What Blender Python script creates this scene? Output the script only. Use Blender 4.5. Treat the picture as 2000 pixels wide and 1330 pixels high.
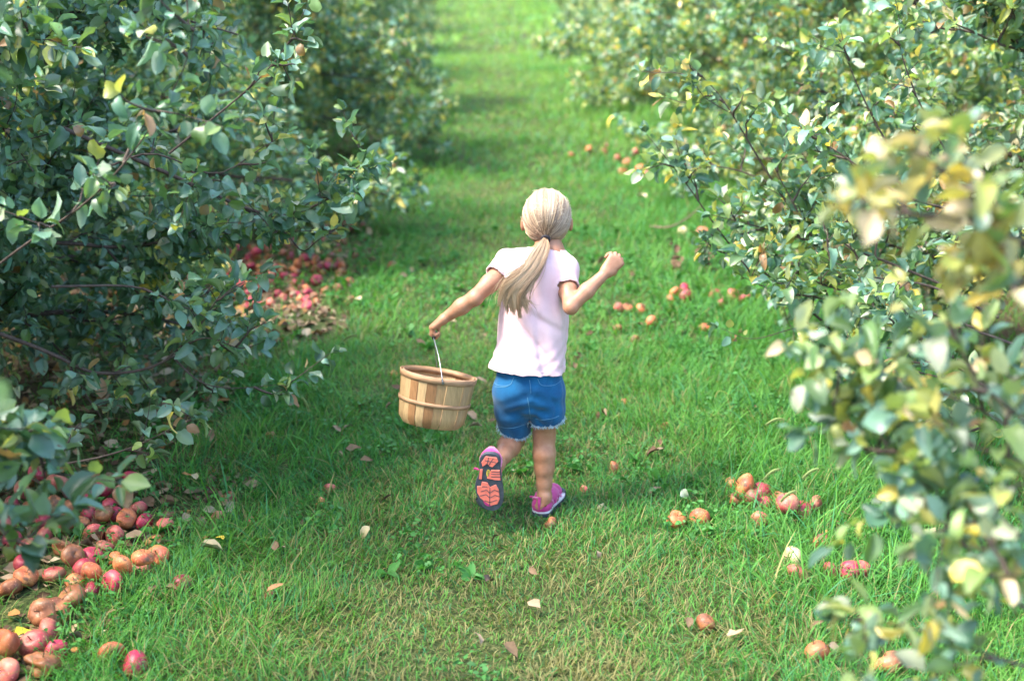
import bpy, bmesh, math, random
import numpy as np
from mathutils import Vector, Matrix

R = math.radians
for o in list(bpy.data.objects):
    bpy.data.objects.remove(o)
sc = bpy.context.scene
COL = sc.collection

# ------------------------------------------------------------------ camera
CAM_H, FPX = 1.9, 2778.0
TH = math.atan((665 + 150) / FPX)
cam = bpy.data.cameras.new('camera')
cam.lens = 50.0
cam.sensor_width = 36.0
cam.clip_start = 0.05
cam.clip_end = 500
cam.dof.use_dof = True
cam.dof.focus_distance = 4.4
cam.dof.aperture_fstop = 2.1
camo = bpy.data.objects.new('camera', cam)
camo.location = (0, 0, CAM_H)
camo.rotation_euler = (math.pi / 2 - TH, 0, 0)
COL.objects.link(camo)
sc.camera = camo

# ------------------------------------------------------------------ light
SUN_EL, SUN_AZ = 56.0, -104.0        # azimuth measured from +Y, clockwise positive
w = bpy.data.worlds.new('World')
sc.world = w
w.use_nodes = True
nt = w.node_tree
nt.nodes.clear()
sky = nt.nodes.new('ShaderNodeTexSky')
sky.sky_type = 'NISHITA'
sky.sun_disc = False
sky.sun_elevation = R(SUN_EL)
sky.sun_rotation = R(SUN_AZ)
sky.air_density = 1.0
sky.dust_density = 2.5
bg = nt.nodes.new('ShaderNodeBackground')
bg.inputs['Strength'].default_value = 0.15
wo = nt.nodes.new('ShaderNodeOutputWorld')
nt.links.new(sky.outputs[0], bg.inputs[0])
nt.links.new(bg.outputs[0], wo.inputs[0])

sun = bpy.data.lights.new('sun', 'SUN')
sun.energy = 1.5
sun.angle = R(12.0)
sun.color = (1.0, 0.93, 0.80)
suno = bpy.data.objects.new('sun', sun)
sd = Vector((math.sin(R(SUN_AZ)) * math.cos(R(SUN_EL)), math.cos(R(SUN_AZ)) * math.cos(R(SUN_EL)), math.sin(R(SUN_EL))))
suno.rotation_euler = sd.to_track_quat('Z', 'Y').to_euler()
COL.objects.link(suno)

sc.view_settings.view_transform = 'Standard'
sc.view_settings.look = 'None'
sc.view_settings.exposure = 2.62
sc.view_settings.gamma = 1.0
sc.render.engine = 'CYCLES'
cy = sc.cycles
cy.max_bounces = 7
cy.diffuse_bounces = 3
cy.glossy_bounces = 2
cy.transmission_bounces = 4
cy.use_denoising = True
cy.sample_clamp_indirect = 6.0

# ------------------------------------------------------------------ helpers
CT, ST = math.cos(TH), math.sin(TH)


def P(u, v, Y):
    """world point seen at photo pixel (u, v), Y metres in front of the lens"""
    a, b = (u - 1000) / FPX, -(v - 665) / FPX
    dx, dy, dz = a, CT + b * ST, -ST + b * CT
    t = Y / dy
    return np.array([dx * t, Y, CAM_H + dz * t])


def G(u, v, z=0.0):
    """ground point (height z) seen at photo pixel (u, v)"""
    a, b = (u - 1000) / FPX, -(v - 665) / FPX
    dy, dz = CT + b * ST, -ST + b * CT
    t = (z - CAM_H) / dz
    return np.array([a * t, dy * t, z])


def tag(o, label=None, cat=None, group=None, kind=None):
    if label: o['label'] = label
    if cat: o['category'] = cat
    if group: o['group'] = group
    if kind: o['kind'] = kind
    return o


def empty(name, loc, rz=0.0, label=None, cat=None, group=None):
    o = bpy.data.objects.new(name, None)
    o.empty_display_size = 0.1
    o.location = loc
    o.rotation_euler = (0, 0, rz)
    COL.objects.link(o)
    return tag(o, label, cat, group)


def link(name, me, mats, parent=None, keep=True):
    o = bpy.data.objects.new(name, me)
    COL.objects.link(o)
    if mats is not None:
        for m in (mats if isinstance(mats, (list, tuple)) else [mats]):
            me.materials.append(m)
    if parent is not None:
        o.parent = parent
        if keep:
            o.matrix_parent_inverse = parent_world(parent).inverted()
    return o


def parent_world(o):
    m = Matrix.LocRotScale(o.location, o.rotation_euler, o.scale)
    if o.parent:
        return parent_world(o.parent) @ o.matrix_parent_inverse @ m
    return m


def mesh_np(name, V, F, col=None, smooth=True, mat_idx=None):
    """V (n,3), F (m,k) with constant k"""
    V = np.ascontiguousarray(V, np.float32)
    F = np.ascontiguousarray(F, np.int32)
    me = bpy.data.meshes.new(name)
    me.vertices.add(len(V))
    me.vertices.foreach_set('co', V.ravel())
    me.loops.add(F.size)
    me.loops.foreach_set('vertex_index', F.ravel())
    me.polygons.add(len(F))
    me.polygons.foreach_set('loop_start', np.arange(0, F.size, F.shape[1], dtype=np.int32))
    me.polygons.foreach_set('loop_total', np.full(len(F), F.shape[1], np.int32))
    if mat_idx is not None:
        me.polygons.foreach_set('material_index', np.ascontiguousarray(mat_idx, np.int32))
    me.update(calc_edges=True)
    me.polygons.foreach_set('use_smooth', np.full(len(F), bool(smooth)))
    if col is not None:
        ca = me.color_attributes.new('col', 'FLOAT_COLOR', 'POINT')
        c4 = np.ones((len(V), 4), np.float32)
        c4[:, :3] = col
        ca.data.foreach_set('color', c4.ravel())
    me.update()
    return me


def tubes(paths, radii, sides=4, col=None, closed_tip=False):
    """paths (N,M,3), radii (N,M) -> V,F,C"""
    paths = np.asarray(paths, float)
    radii = np.asarray(radii, float)
    N, M, _ = paths.shape
    T = np.gradient(paths, axis=1)
    T /= np.linalg.norm(T, axis=2, keepdims=True) + 1e-9
    ref = np.tile(np.array([0.31, 0.27, 0.91]), (N, 1))
    m = np.abs((T[:, 0] * ref).sum(1)) > 0.9
    ref[m] = (0.9, 0.3, 0.1)
    A = np.zeros_like(paths)
    a = ref
    for i in range(M):
        a = a - (a * T[:, i]).sum(1, keepdims=True) * T[:, i]
        a = a / (np.linalg.norm(a, axis=1, keepdims=True) + 1e-9)
        A[:, i] = a
    B = np.cross(T, A)
    ang = np.arange(sides) * 2 * math.pi / sides
    V = paths[:, :, None, :] + radii[:, :, None, None] * (A[:, :, None, :] * np.cos(ang)[None, None, :, None] + B[:, :, None, :] * np.sin(ang)[None, None, :, None])
    idx = np.arange(N * M * sides).reshape(N, M, sides)
    i0 = idx[:, :-1, :]
    i1 = idx[:, 1:, :]
    F = np.stack([i0, np.roll(i0, -1, 2), np.roll(i1, -1, 2), i1], -1).reshape(-1, 4)
    C = None
    if col is not None:
        col = np.asarray(col, float)
        if col.ndim == 2:
            col = np.repeat(col[:, None, :], M, 1)
        C = np.repeat(col[:, :, None, :], sides, 2).reshape(-1, 3)
    return V.reshape(-1, 3), F, C


def catmull(pts, n):
    pts = np.asarray(pts, float)
    q = np.vstack([2 * pts[0] - pts[1], pts, 2 * pts[-1] - pts[-2]])
    t = np.linspace(0, len(pts) - 1 - 1e-6, n)
    i = t.astype(int)
    f = (t - i)[:, None]
    p0, p1, p2, p3 = q[i], q[i + 1], q[i + 2], q[i + 3]
    return 0.5 * (2 * p1 + (p2 - p0) * f + (2 * p0 - 5 * p1 + 4 * p2 - p3) * f ** 2 + (3 * p1 - p0 - 3 * p2 + p3) * f ** 3)


def vnoise(x, y, scale, seed):
    rg = np.random.RandomState(seed)
    g = rg.rand(128, 128)
    x = np.asarray(x) / scale + 40.3
    y = np.asarray(y) / scale + 17.7
    i, j = np.floor(x).astype(int), np.floor(y).astype(int)
    fx, fy = x - i, y - j
    fx, fy = fx * fx * (3 - 2 * fx), fy * fy * (3 - 2 * fy)
    g00, g10 = g[i % 128, j % 128], g[(i + 1) % 128, j % 128]
    g01, g11 = g[i % 128, (j + 1) % 128], g[(i + 1) % 128, (j + 1) % 128]
    return (g00 * (1 - fx) + g10 * fx) * (1 - fy) + (g01 * (1 - fx) + g11 * fx) * fy


def unit(v):
    v = np.asarray(v, float)
    return v / (np.linalg.norm(v) + 1e-12)


# ------------------------------------------------------------------ materials
def mat(name):
    m = bpy.data.materials.new(name)
    m.use_nodes = True
    n = m.node_tree
    b = n.nodes['Principled BSDF']
    return m, n, b, n.nodes['Material Output']


def nd(n, kind, **kw):
    x = n.nodes.new(kind)
    for k, v in kw.items():
        if k in x.inputs.keys():
            x.inputs[k].default_value = v
        else:
            setattr(x, k, v)
    return x


def ramp(n, stops, inp=None):
    r = n.nodes.new('ShaderNodeValToRGB')
    e = r.color_ramp.elements
    while len(e) < len(stops):
        e.new(0.5)
    for i, (p, c) in enumerate(stops):
        e[i].position = p
        e[i].color = (*c, 1)
    if inp is not None:
        n.links.new(inp, r.inputs[0])
    return r


def noise_tex(n, scale, detail=4, rough=0.6, coord='Object', vec_scale=None):
    tc = n.nodes.new('ShaderNodeTexCoord')
    t = n.nodes.new('ShaderNodeTexNoise')
    t.inputs['Scale'].default_value = scale
    t.inputs['Detail'].default_value = detail
    t.inputs['Roughness'].default_value = rough
    if vec_scale:
        mp = n.nodes.new('ShaderNodeMapping')
        mp.inputs['Scale'].default_value = vec_scale
        n.links.new(tc.outputs[coord], mp.inputs[0])
        n.links.new(mp.outputs[0], t.inputs[0])
    else:
        n.links.new(tc.outputs[coord], t.inputs[0])
    return t


def bump(n, b, src, strength=0.3, dist=0.005):
    bp = n.nodes.new('ShaderNodeBump')
    bp.inputs['Strength'].default_value = strength
    bp.inputs['Distance'].default_value = dist
    n.links.new(src, bp.inputs['Height'])
    n.links.new(bp.outputs[0], b.inputs['Normal'])
    return bp


def mixc(n, a, b_, fac, mode='MIX'):
    m = n.nodes.new('ShaderNodeMix')
    m.data_type = 'RGBA'
    m.blend_type = mode
    for s, v in ((m.inputs[6], a), (m.inputs[7], b_), (m.inputs[0], fac)):
        if hasattr(v, 'is_output'):
            n.links.new(v, s)
        elif isinstance(v, (int, float)):
            s.default_value = v
        else:
            s.default_value = (*v, 1)
    return m.outputs[2]


def leaf_material():
    m, n, b, out = mat('apple_leaf')
    at = nd(n, 'ShaderNodeVertexColor', layer_name='col')
    nz = noise_tex(n, 26, 3)
    rp = ramp(n, [(0.0, (0.75, 0.75, 0.75)), (0.5, (1, 1, 1)), (1.0, (1.3, 1.3, 1.2))], nz.outputs[0])
    c = mixc(n, at.outputs[0], rp.outputs[0], 1.0, 'MULTIPLY')
    sp = noise_tex(n, 55, 2)
    sr = ramp(n, [(0.68, (0, 0, 0)), (0.74, (1, 1, 1))], sp.outputs[0])
    c = mixc(n, c, (0.13, 0.075, 0.03), sr.outputs[0])
    geo = nd(n, 'ShaderNodeNewGeometry')
    under = mixc(n, c, (0.32, 0.40, 0.27), 0.35)
    c2 = mixc(n, c, under, geo.outputs['Backfacing'])
    n.links.new(c2, b.inputs['Base Color'])
    b.inputs['Roughness'].default_value = 0.44
    b.inputs['Specular IOR Level'].default_value = 0.8
    bump(n, b, nz.outputs[0], 0.25, 0.004)
    tr = nd(n, 'ShaderNodeBsdfTranslucent')
    tc = mixc(n, c, (1.5, 1.45, 0.55), 1.0, 'MULTIPLY')
    n.links.new(tc, tr.inputs[0])
    ms = nd(n, 'ShaderNodeMixShader')
    ms.inputs[0].default_value = 0.36
    n.links.new(b.outputs[0], ms.inputs[1])
    n.links.new(tr.outputs[0], ms.inputs[2])
    n.links.new(ms.outputs[0], out.inputs[0])
    return m


def grass_material(name='grass_blade', rough=0.62, trans=0.35):
    m, n, b, out = mat(name)
    at = nd(n, 'ShaderNodeVertexColor', layer_name='col')
    n.links.new(at.outputs[0], b.inputs['Base Color'])
    b.inputs['Roughness'].default_value = rough
    b.inputs['Specular IOR Level'].default_value = 0.25
    tr = nd(n, 'ShaderNodeBsdfTranslucent')
    tc = mixc(n, at.outputs[0], (1.3, 1.35, 0.6), 1.0, 'MULTIPLY')
    n.links.new(tc, tr.inputs[0])
    ms = nd(n, 'ShaderNodeMixShader')
    ms.inputs[0].default_value = trans
    n.links.new(b.outputs[0], ms.inputs[1])
    n.links.new(tr.outputs[0], ms.inputs[2])
    n.links.new(ms.outputs[0], out.inputs[0])
    return m


def bark_material():
    m, n, b, out = mat('bark')
    nz = noise_tex(n, 14, 6, 0.7, vec_scale=(3, 3, 1))
    rp = ramp(n, [(0.3, (0.03, 0.021, 0.017)), (0.55, (0.075, 0.052, 0.04)), (0.8, (0.16, 0.13, 0.10))], nz.outputs[0])
    n.links.new(rp.outputs[0], b.inputs['Base Color'])
    b.inputs['Roughness'].default_value = 0.8
    bump(n, b, nz.outputs[0], 0.6, 0.01)
    return m


def ground_material():
    m, n, b, out = mat('orchard_soil_and_turf')
    tc = n.nodes.new('ShaderNodeTexCoord')
    a1 = noise_tex(n, 1.1, 5, 0.65)
    a2 = noise_tex(n, 45, 5, 0.75)
    soil = ramp(n, [(0.3, (0.035, 0.024, 0.014)), (0.55, (0.10, 0.07, 0.04)), (0.75, (0.20, 0.15, 0.09))], a2.outputs[0])
    turf = ramp(n, [(0.34, (0.018, 0.026, 0.009)), (0.5, (0.05, 0.075, 0.020)), (0.66, (0.15, 0.15, 0.06))], a2.outputs[0])
    # strips of bare ground under each tree row (x about -2.5 and +2.5, then every 5 m)
    sx = n.nodes.new('ShaderNodeSeparateXYZ')
    n.links.new(tc.outputs['Object'], sx.inputs[0])
    ad = nd(n, 'ShaderNodeMath', operation='ADD'); ad.inputs[1].default_value = 0.1
    n.links.new(sx.outputs[0], ad.inputs[0])
    pp = nd(n, 'ShaderNodeMath', operation='PINGPONG'); pp.inputs[1].default_value = 2.55
    n.links.new(ad.outputs[0], pp.inputs[0])
    wob = nd(n, 'ShaderNodeMath', operation='MULTIPLY_ADD')
    wob.inputs[1].default_value = 1.3
    n.links.new(a1.outputs[0], wob.inputs[0])
    n.links.new(pp.outputs[0], wob.inputs[2])
    rr = ramp(n, [(0.0, (0, 0, 0)), (1.0, (1, 1, 1))])
    mr = nd(n, 'ShaderNodeMapRange')
    mr.inputs[1].default_value = 2.15; mr.inputs[2].default_value = 2.6
    n.links.new(wob.outputs[0], mr.inputs[0])
    c = mixc(n, turf.outputs[0], soil.outputs[0], mr.outputs[0])
    n.links.new(c, b.inputs['Base Color'])
    b.inputs['Roughness'].default_value = 0.95
    b.inputs['Specular IOR Level'].default_value = 0.2
    bump(n, b, a2.outputs[0], 0.8, 0.02)
    return m


def plain(name, colr, rough=0.6, spec=0.4, nscale=40, namp=0.2, bmp=0.15, bd=0.002, vec=None, metallic=0.0, sss=0.0, sheen=0.0):
    m, n, b, out = mat(name)
    nz = noise_tex(n, nscale, 4, 0.6, vec_scale=vec)
    lo = tuple(max(0, x * (1 - namp)) for x in colr)
    hi = tuple(min(1, x * (1 + namp)) for x in colr)
    rp = ramp(n, [(0.3, lo), (0.7, hi)], nz.outputs[0])
    n.links.new(rp.outputs[0], b.inputs['Base Color'])
    b.inputs['Roughness'].default_value = rough
    b.inputs['Specular IOR Level'].default_value = spec
    b.inputs['Metallic'].default_value = metallic
    if sss:
        b.inputs['Subsurface Weight'].default_value = sss
        b.inputs['Subsurface Radius'].default_value = (0.012, 0.005, 0.003)
        b.inputs['Subsurface Scale'].default_value = 0.6
    if sheen:
        b.inputs['Sheen Weight'].default_value = sheen
    if bmp:
        bump(n, b, nz.outputs[0], bmp, bd)
    return m


def attr_mat(name, rough=0.5, spec=0.4, bmp=None, mul=None, sheen=0.0):
    m, n, b, out = mat(name)
    at = nd(n, 'ShaderNodeVertexColor', layer_name='col')
    src = at.outputs[0]
    if bmp:
        nz = noise_tex(n, bmp[0], 4, 0.65, vec_scale=bmp[2])
        rp = ramp(n, [(0.25, (bmp[3],) * 3), (0.75, (2 - bmp[3],) * 3)], nz.outputs[0])
        src = mixc(n, src, rp.outputs[0], 1.0, 'MULTIPLY')
        bump(n, b, nz.outputs[0], bmp[1], 0.002)
    n.links.new(src, b.inputs['Base Color'])
    b.inputs['Roughness'].default_value = rough
    b.inputs['Specular IOR Level'].default_value = spec
    if sheen:
        b.inputs['Sheen Weight'].default_value = sheen
    return m


M_LEAF = leaf_material()
M_GRASS = grass_material()
M_BARK = bark_material()
M_GROUND = ground_material()

# ------------------------------------------------------------------ ground
def build_ground():
    n = 60
    xs = np.linspace(-1, 1, n) ** 3 * 130
    ys = np.linspace(0, 1, n) ** 2 * 200 - 10
    X, Yy = np.meshgrid(xs, ys, indexing='ij')
    V = np.stack([X, Yy, np.zeros_like(X)], -1).reshape(-1, 3)
    idx = np.arange(n * n).reshape(n, n)
    F = np.stack([idx[:-1, :-1], idx[1:, :-1], idx[1:, 1:], idx[:-1, 1:]], -1).reshape(-1, 4)
    o = link('ground', mesh_np('ground', V, F), M_GROUND)
    tag(o, kind='structure')


build_ground()

# under-tree bareness 0..1 (left heap side and right side)
def bare(x, y):
    e = 0.35 * (vnoise(x, y, 0.7, 5) - 0.5) + 0.2 * (vnoise(x, y, 0.22, 6) - 0.5)
    mid = np.clip((np.asarray(y) - 6.2) / 0.5, 0, 1) * np.clip((9.6 - np.asarray(y)) / 0.8, 0, 1)
    left = np.clip((-x - 1.05 + 0.27 * mid + e) / 0.22, 0, 1)
    right = np.clip((x - 1.55 + e) / 0.4, 0, 1)
    return np.maximum(left, right * 0.7)


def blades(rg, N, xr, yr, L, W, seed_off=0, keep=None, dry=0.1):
    x = rg.uniform(xr[0], xr[1], N)
    y = rg.uniform(yr[0], yr[1], N)
    pr = 1 - np.where(y > 11, 0.5, 0.93) * bare(x, y)
    pr *= 0.55 + 0.75 * vnoise(x, y, 0.13, 11 + seed_off)
    if keep is not None:
        pr *= keep(x, y)
    k = rg.rand(N) < pr
    x, y = x[k], y[k]
    n = len(x)
    # the worn centre of the path is shorter and drier, the sides are lush
    cx = x + 0.02 + 0.012 * y
    worn = np.exp(-(cx / 0.55) ** 2) * (0.4 + 0.8 * vnoise(x, y, 0.9, 3))
    tuft = vnoise(x, y, 0.16, 21)
    big = vnoise(x, y, 0.6, 22)
    ln = L * (0.35 + 0.65 * rg.rand(n)) * (0.55 + 0.6 * tuft + 0.45 * big) * (1 - 0.5 * np.clip(worn, 0, 1))
    side = np.clip((np.abs(cx) - 0.75) / 0.5, 0, 1)
    ln *= 1 + 0.55 * side * vnoise(x, y, 0.3, 31)
    front = np.clip((4.3 - y) / 0.7, 0, 1) * np.exp(-((x - 0.1) / 0.75) ** 2)
    ln *= 1 - 0.25 * front
    head = rg.uniform(0, 2 * math.pi, n) * 0.8 + 2 * math.pi * 1.6 * vnoise(x, y, 0.2, 8)
    lean = rg.uniform(0.05, 0.75, n)
    curl = rg.uniform(0.3, 1.5, n)
    t = np.array([0, 0.38, 0.72, 1.0])
    px = np.zeros((n, 4)); pz = np.zeros((n, 4))
    for i in range(1, 4):
        a = lean + curl * (t[i] + t[i - 1]) / 2
        px[:, i] = px[:, i - 1] + np.sin(a) * (t[i] - t[i - 1])
        pz[:, i] = pz[:, i - 1] + np.cos(a) * (t[i] - t[i - 1])
    pz = np.maximum(pz, 0.02)
    dxy = np.stack([np.cos(head), np.sin(head)], 1)
    base = np.stack([x, y, np.full(n, -0.002)], 1)
    C = base[:, None, :] + np.concatenate([dxy[:, None, :] * (px * ln[:, None])[:, :, None], (pz * ln[:, None])[:, :, None]], 2)
    tw = head + math.pi / 2 + rg.uniform(-0.8, 0.8, n)
    S = np.stack([np.cos(tw), np.sin(tw), np.zeros(n)], 1)
    wd = W * rg.uniform(0.55, 1.25, n)
    prof = np.array([0.8, 1.0, 0.7, 0.06]) * 0.5
    off = S[:, None, :] * (wd[:, None] * prof)[:, :, None]
    V = np.stack([C - off, C + off], 2).reshape(-1, 3)       # n,4,2,3
    idx = np.arange(n * 8).reshape(n, 4, 2)
    F = np.stack([idx[:, :-1, 0], idx[:, :-1, 1], idx[:, 1:, 1], idx[:, 1:, 0]], -1).reshape(-1, 4)
    g1 = np.array([0.022, 0.130, 0.024]); g2 = np.array([0.080, 0.280, 0.044]); g3 = np.array([0.20, 0.38, 0.07])
    g4 = np.array([0.050, 0.21, 0.075])
    r1 = rg.rand(n)[:, None]
    r2 = vnoise(x, y, 0.5, 41)[:, None]
    c = g1 * (1 - r1) + g2 * r1
    c = c * (1 - 0.4 * r2) + g3 * 0.4 * r2
    m4 = rg.rand(n) < 0.2
    c[m4] = g4
    c = c * (1 + np.clip((y - 9) / 14, 0, 1)[:, None] * np.array([1.3, 0.5, 0.8]))  # sunlight on the far lane painted into the blades: brighter and yellower with distance
    pd = 0.8 * dry * (0.25 + 2.2 * np.clip(worn, 0, 1.1) * vnoise(x, y, 0.35, 51)) + 0.5 * dry * bare(x, y)
    pd = pd + 0.50 * front * (0.3 + vnoise(x, y, 0.25, 71))
    md = rg.rand(n) < pd
    c[md] = np.array([0.27, 0.25, 0.10]) * rg.uniform(0.6, 1.15, (md.sum(), 1))
    Cc = np.repeat(c[:, None, :], 8, 1)
    grad = np.array([0.75, 0.75, 1.0, 1.0, 1.08, 1.08, 1.15, 1.15])   # each blade darker at the base, lighter towards the tip
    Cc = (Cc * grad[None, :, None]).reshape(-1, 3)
    return V, F, Cc


def build_grass():
    rg = np.random.RandomState(4)
    view = lambda x, y: (np.abs(x) < 0.40 * y + 0.45).astype(float)
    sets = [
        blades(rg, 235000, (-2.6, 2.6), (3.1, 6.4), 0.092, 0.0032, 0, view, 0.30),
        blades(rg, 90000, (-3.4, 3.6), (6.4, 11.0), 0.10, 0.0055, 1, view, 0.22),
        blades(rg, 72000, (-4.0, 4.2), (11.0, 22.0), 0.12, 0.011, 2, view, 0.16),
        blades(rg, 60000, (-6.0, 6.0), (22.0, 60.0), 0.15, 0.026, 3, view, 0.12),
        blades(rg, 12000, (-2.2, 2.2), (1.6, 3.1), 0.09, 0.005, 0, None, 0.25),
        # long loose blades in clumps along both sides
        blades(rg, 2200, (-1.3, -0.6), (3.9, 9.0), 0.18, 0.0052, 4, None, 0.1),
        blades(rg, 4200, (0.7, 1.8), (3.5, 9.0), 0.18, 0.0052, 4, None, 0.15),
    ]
    Vs, Fs, Cs, o = [], [], [], 0
    for V, F, C in sets:
        Vs.append(V); Fs.append(F + o); Cs.append(C); o += len(V)
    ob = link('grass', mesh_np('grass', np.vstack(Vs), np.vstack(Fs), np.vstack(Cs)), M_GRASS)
    tag(ob, 'green grass covering the path between the two rows of apple trees', 'grass', kind='stuff')


build_grass()


# ------------------------------------------------------------------ leaves
def leaf_templates(nl=5, nw=3):
    out = []
    rg = np.random.RandomState(77)
    for k in range(10):
        t = np.linspace(0, 1, nl)
        wprof = np.sin(np.pi * np.clip(t * 0.93 + 0.05, 0, 1) ** 0.85) ** 0.75 * 0.34
        wprof[0] = 0.02; wprof[-1] = 0.012
        fold = rg.uniform(0.15, 0.95)
        curl = rg.uniform(-2.2, 0.9)
        twist = rg.uniform(-0.9, 0.9)
        s = np.linspace(-1, 1, nw)
        Vv = []
        ang = 0; cx, cz = 0, 0
        for i, ti in enumerate(t):
            if i:
                ang = curl * ti
                cx += math.cos(ang) * (t[i] - t[i - 1])
                cz += math.sin(ang) * (t[i] - t[i - 1])
            for sj in s:
                wy = wprof[i] * sj * math.cos(fold)
                wz = wprof[i] * abs(sj) * math.sin(fold) + (0.05 * math.sin(9 * ti + 4 * sj + k) if abs(sj) > 0.5 else 0)
                tw = twist * ti
                yy = wy * math.cos(tw) - wz * math.sin(tw)
                zz = wy * math.sin(tw) + wz * math.cos(tw)
                Vv.append((cx - zz * math.sin(ang), yy, cz + zz * math.cos(ang)))
        idx = np.arange(nl * nw).reshape(nl, nw)
        F = np.stack([idx[:-1, :-1], idx[1:, :-1], idx[1:, 1:], idx[:-1, 1:]], -1).reshape(-1, 4)
        out.append((np.array(Vv), F))
    return out


TPL_HI = leaf_templates(6, 5)
TPL_LO = leaf_templates(4, 3)


def scatter_leaves(rg, pos, dirs, size, colors, tpl, upbias=0.9):
    n = len(pos)
    D = dirs / (np.linalg.norm(dirs, axis=1, keepdims=True) + 1e-9)
    U = rg.normal(0, 0.55, (n, 3)) + np.array([0, 0, upbias])
    U -= (U * D).sum(1, keepdims=True) * D
    U /= np.linalg.norm(U, axis=1, keepdims=True) + 1e-9
    S = np.cross(U, D)
    which = rg.randint(0, len(tpl), n)
    Vs, Fs, Cs, off = [], [], [], 0
    for k, (tv, tf) in enumerate(tpl):
        m = which == k
        c = m.sum()
        if not c:
            continue
        sz = size[m][:, None, None]
        fw = rg.uniform(0.72, 1.15, (c, 1, 1)); fz = rg.uniform(0.3, 1.7, (c, 1, 1))
        V = pos[m][:, None, :] + sz * (tv[None, :, 0:1] * D[m][:, None, :] + fw * tv[None, :, 1:2] * S[m][:, None, :] + fz * tv[None, :, 2:3] * U[m][:, None, :])
        F = tf[None] + (np.arange(c) * len(tv))[:, None, None] + off
        Vs.append(V.reshape(-1, 3)); Fs.append(F.reshape(-1, 4))
        Cs.append(np.repeat(colors[m][:, None, :], len(tv), 1).reshape(-1, 3))
        off += c * len(tv)
    return np.vstack(Vs), np.vstack(Fs), np.vstack(Cs)


def leaf_colors(rg, n, warm=0.0):
    base = np.array([[0.040, 0.105, 0.050], [0.075, 0.175, 0.120], [0.135, 0.260, 0.185], [0.095, 0.185, 0.060],
                     [0.190, 0.280, 0.085], [0.30, 0.33, 0.08], [0.55, 0.45, 0.09], [0.26, 0.15, 0.07], [0.42, 0.46, 0.34], [0.55, 0.42, 0.26]])
    p = np.array([0.27, 0.30, 0.20, 0.11, 0.06, 0.018, 0.006, 0.022, 0.025, 0.0])
    pw = np.array([0.06, 0.10, 0.20, 0.12, 0.20, 0.11, 0.055, 0.03, 0.095, 0.03])
    q = p * (1 - warm) + pw * warm if warm <= 1 else np.array([0.02, 0.16, 0.24, 0.10, 0.19, 0.12, 0.05, 0.02, 0.05, 0.05])
    q /= q.sum()
    c = base[rg.choice(len(base), n, p=q)]
    return c * rg.uniform(0.75, 1.3, (n, 1))


# ------------------------------------------------------------------ apple trees
def gpath(rg, p0, d0, L, M, wob, grav):
    p = np.array(p0, float); d = unit(d0)
    out = [p.copy()]
    st = L / (M - 1)
    for i in range(M - 1):
        d = unit(d + rg.normal(0, wob, 3) + np.array([0, 0, grav]))
        p = p + d * st
        if p[2] < 0.10:
            p[2] = 0.10; d[2] = abs(d[2]) * 0.3
        out.append(p.copy())
    return np.array(out)


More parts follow.
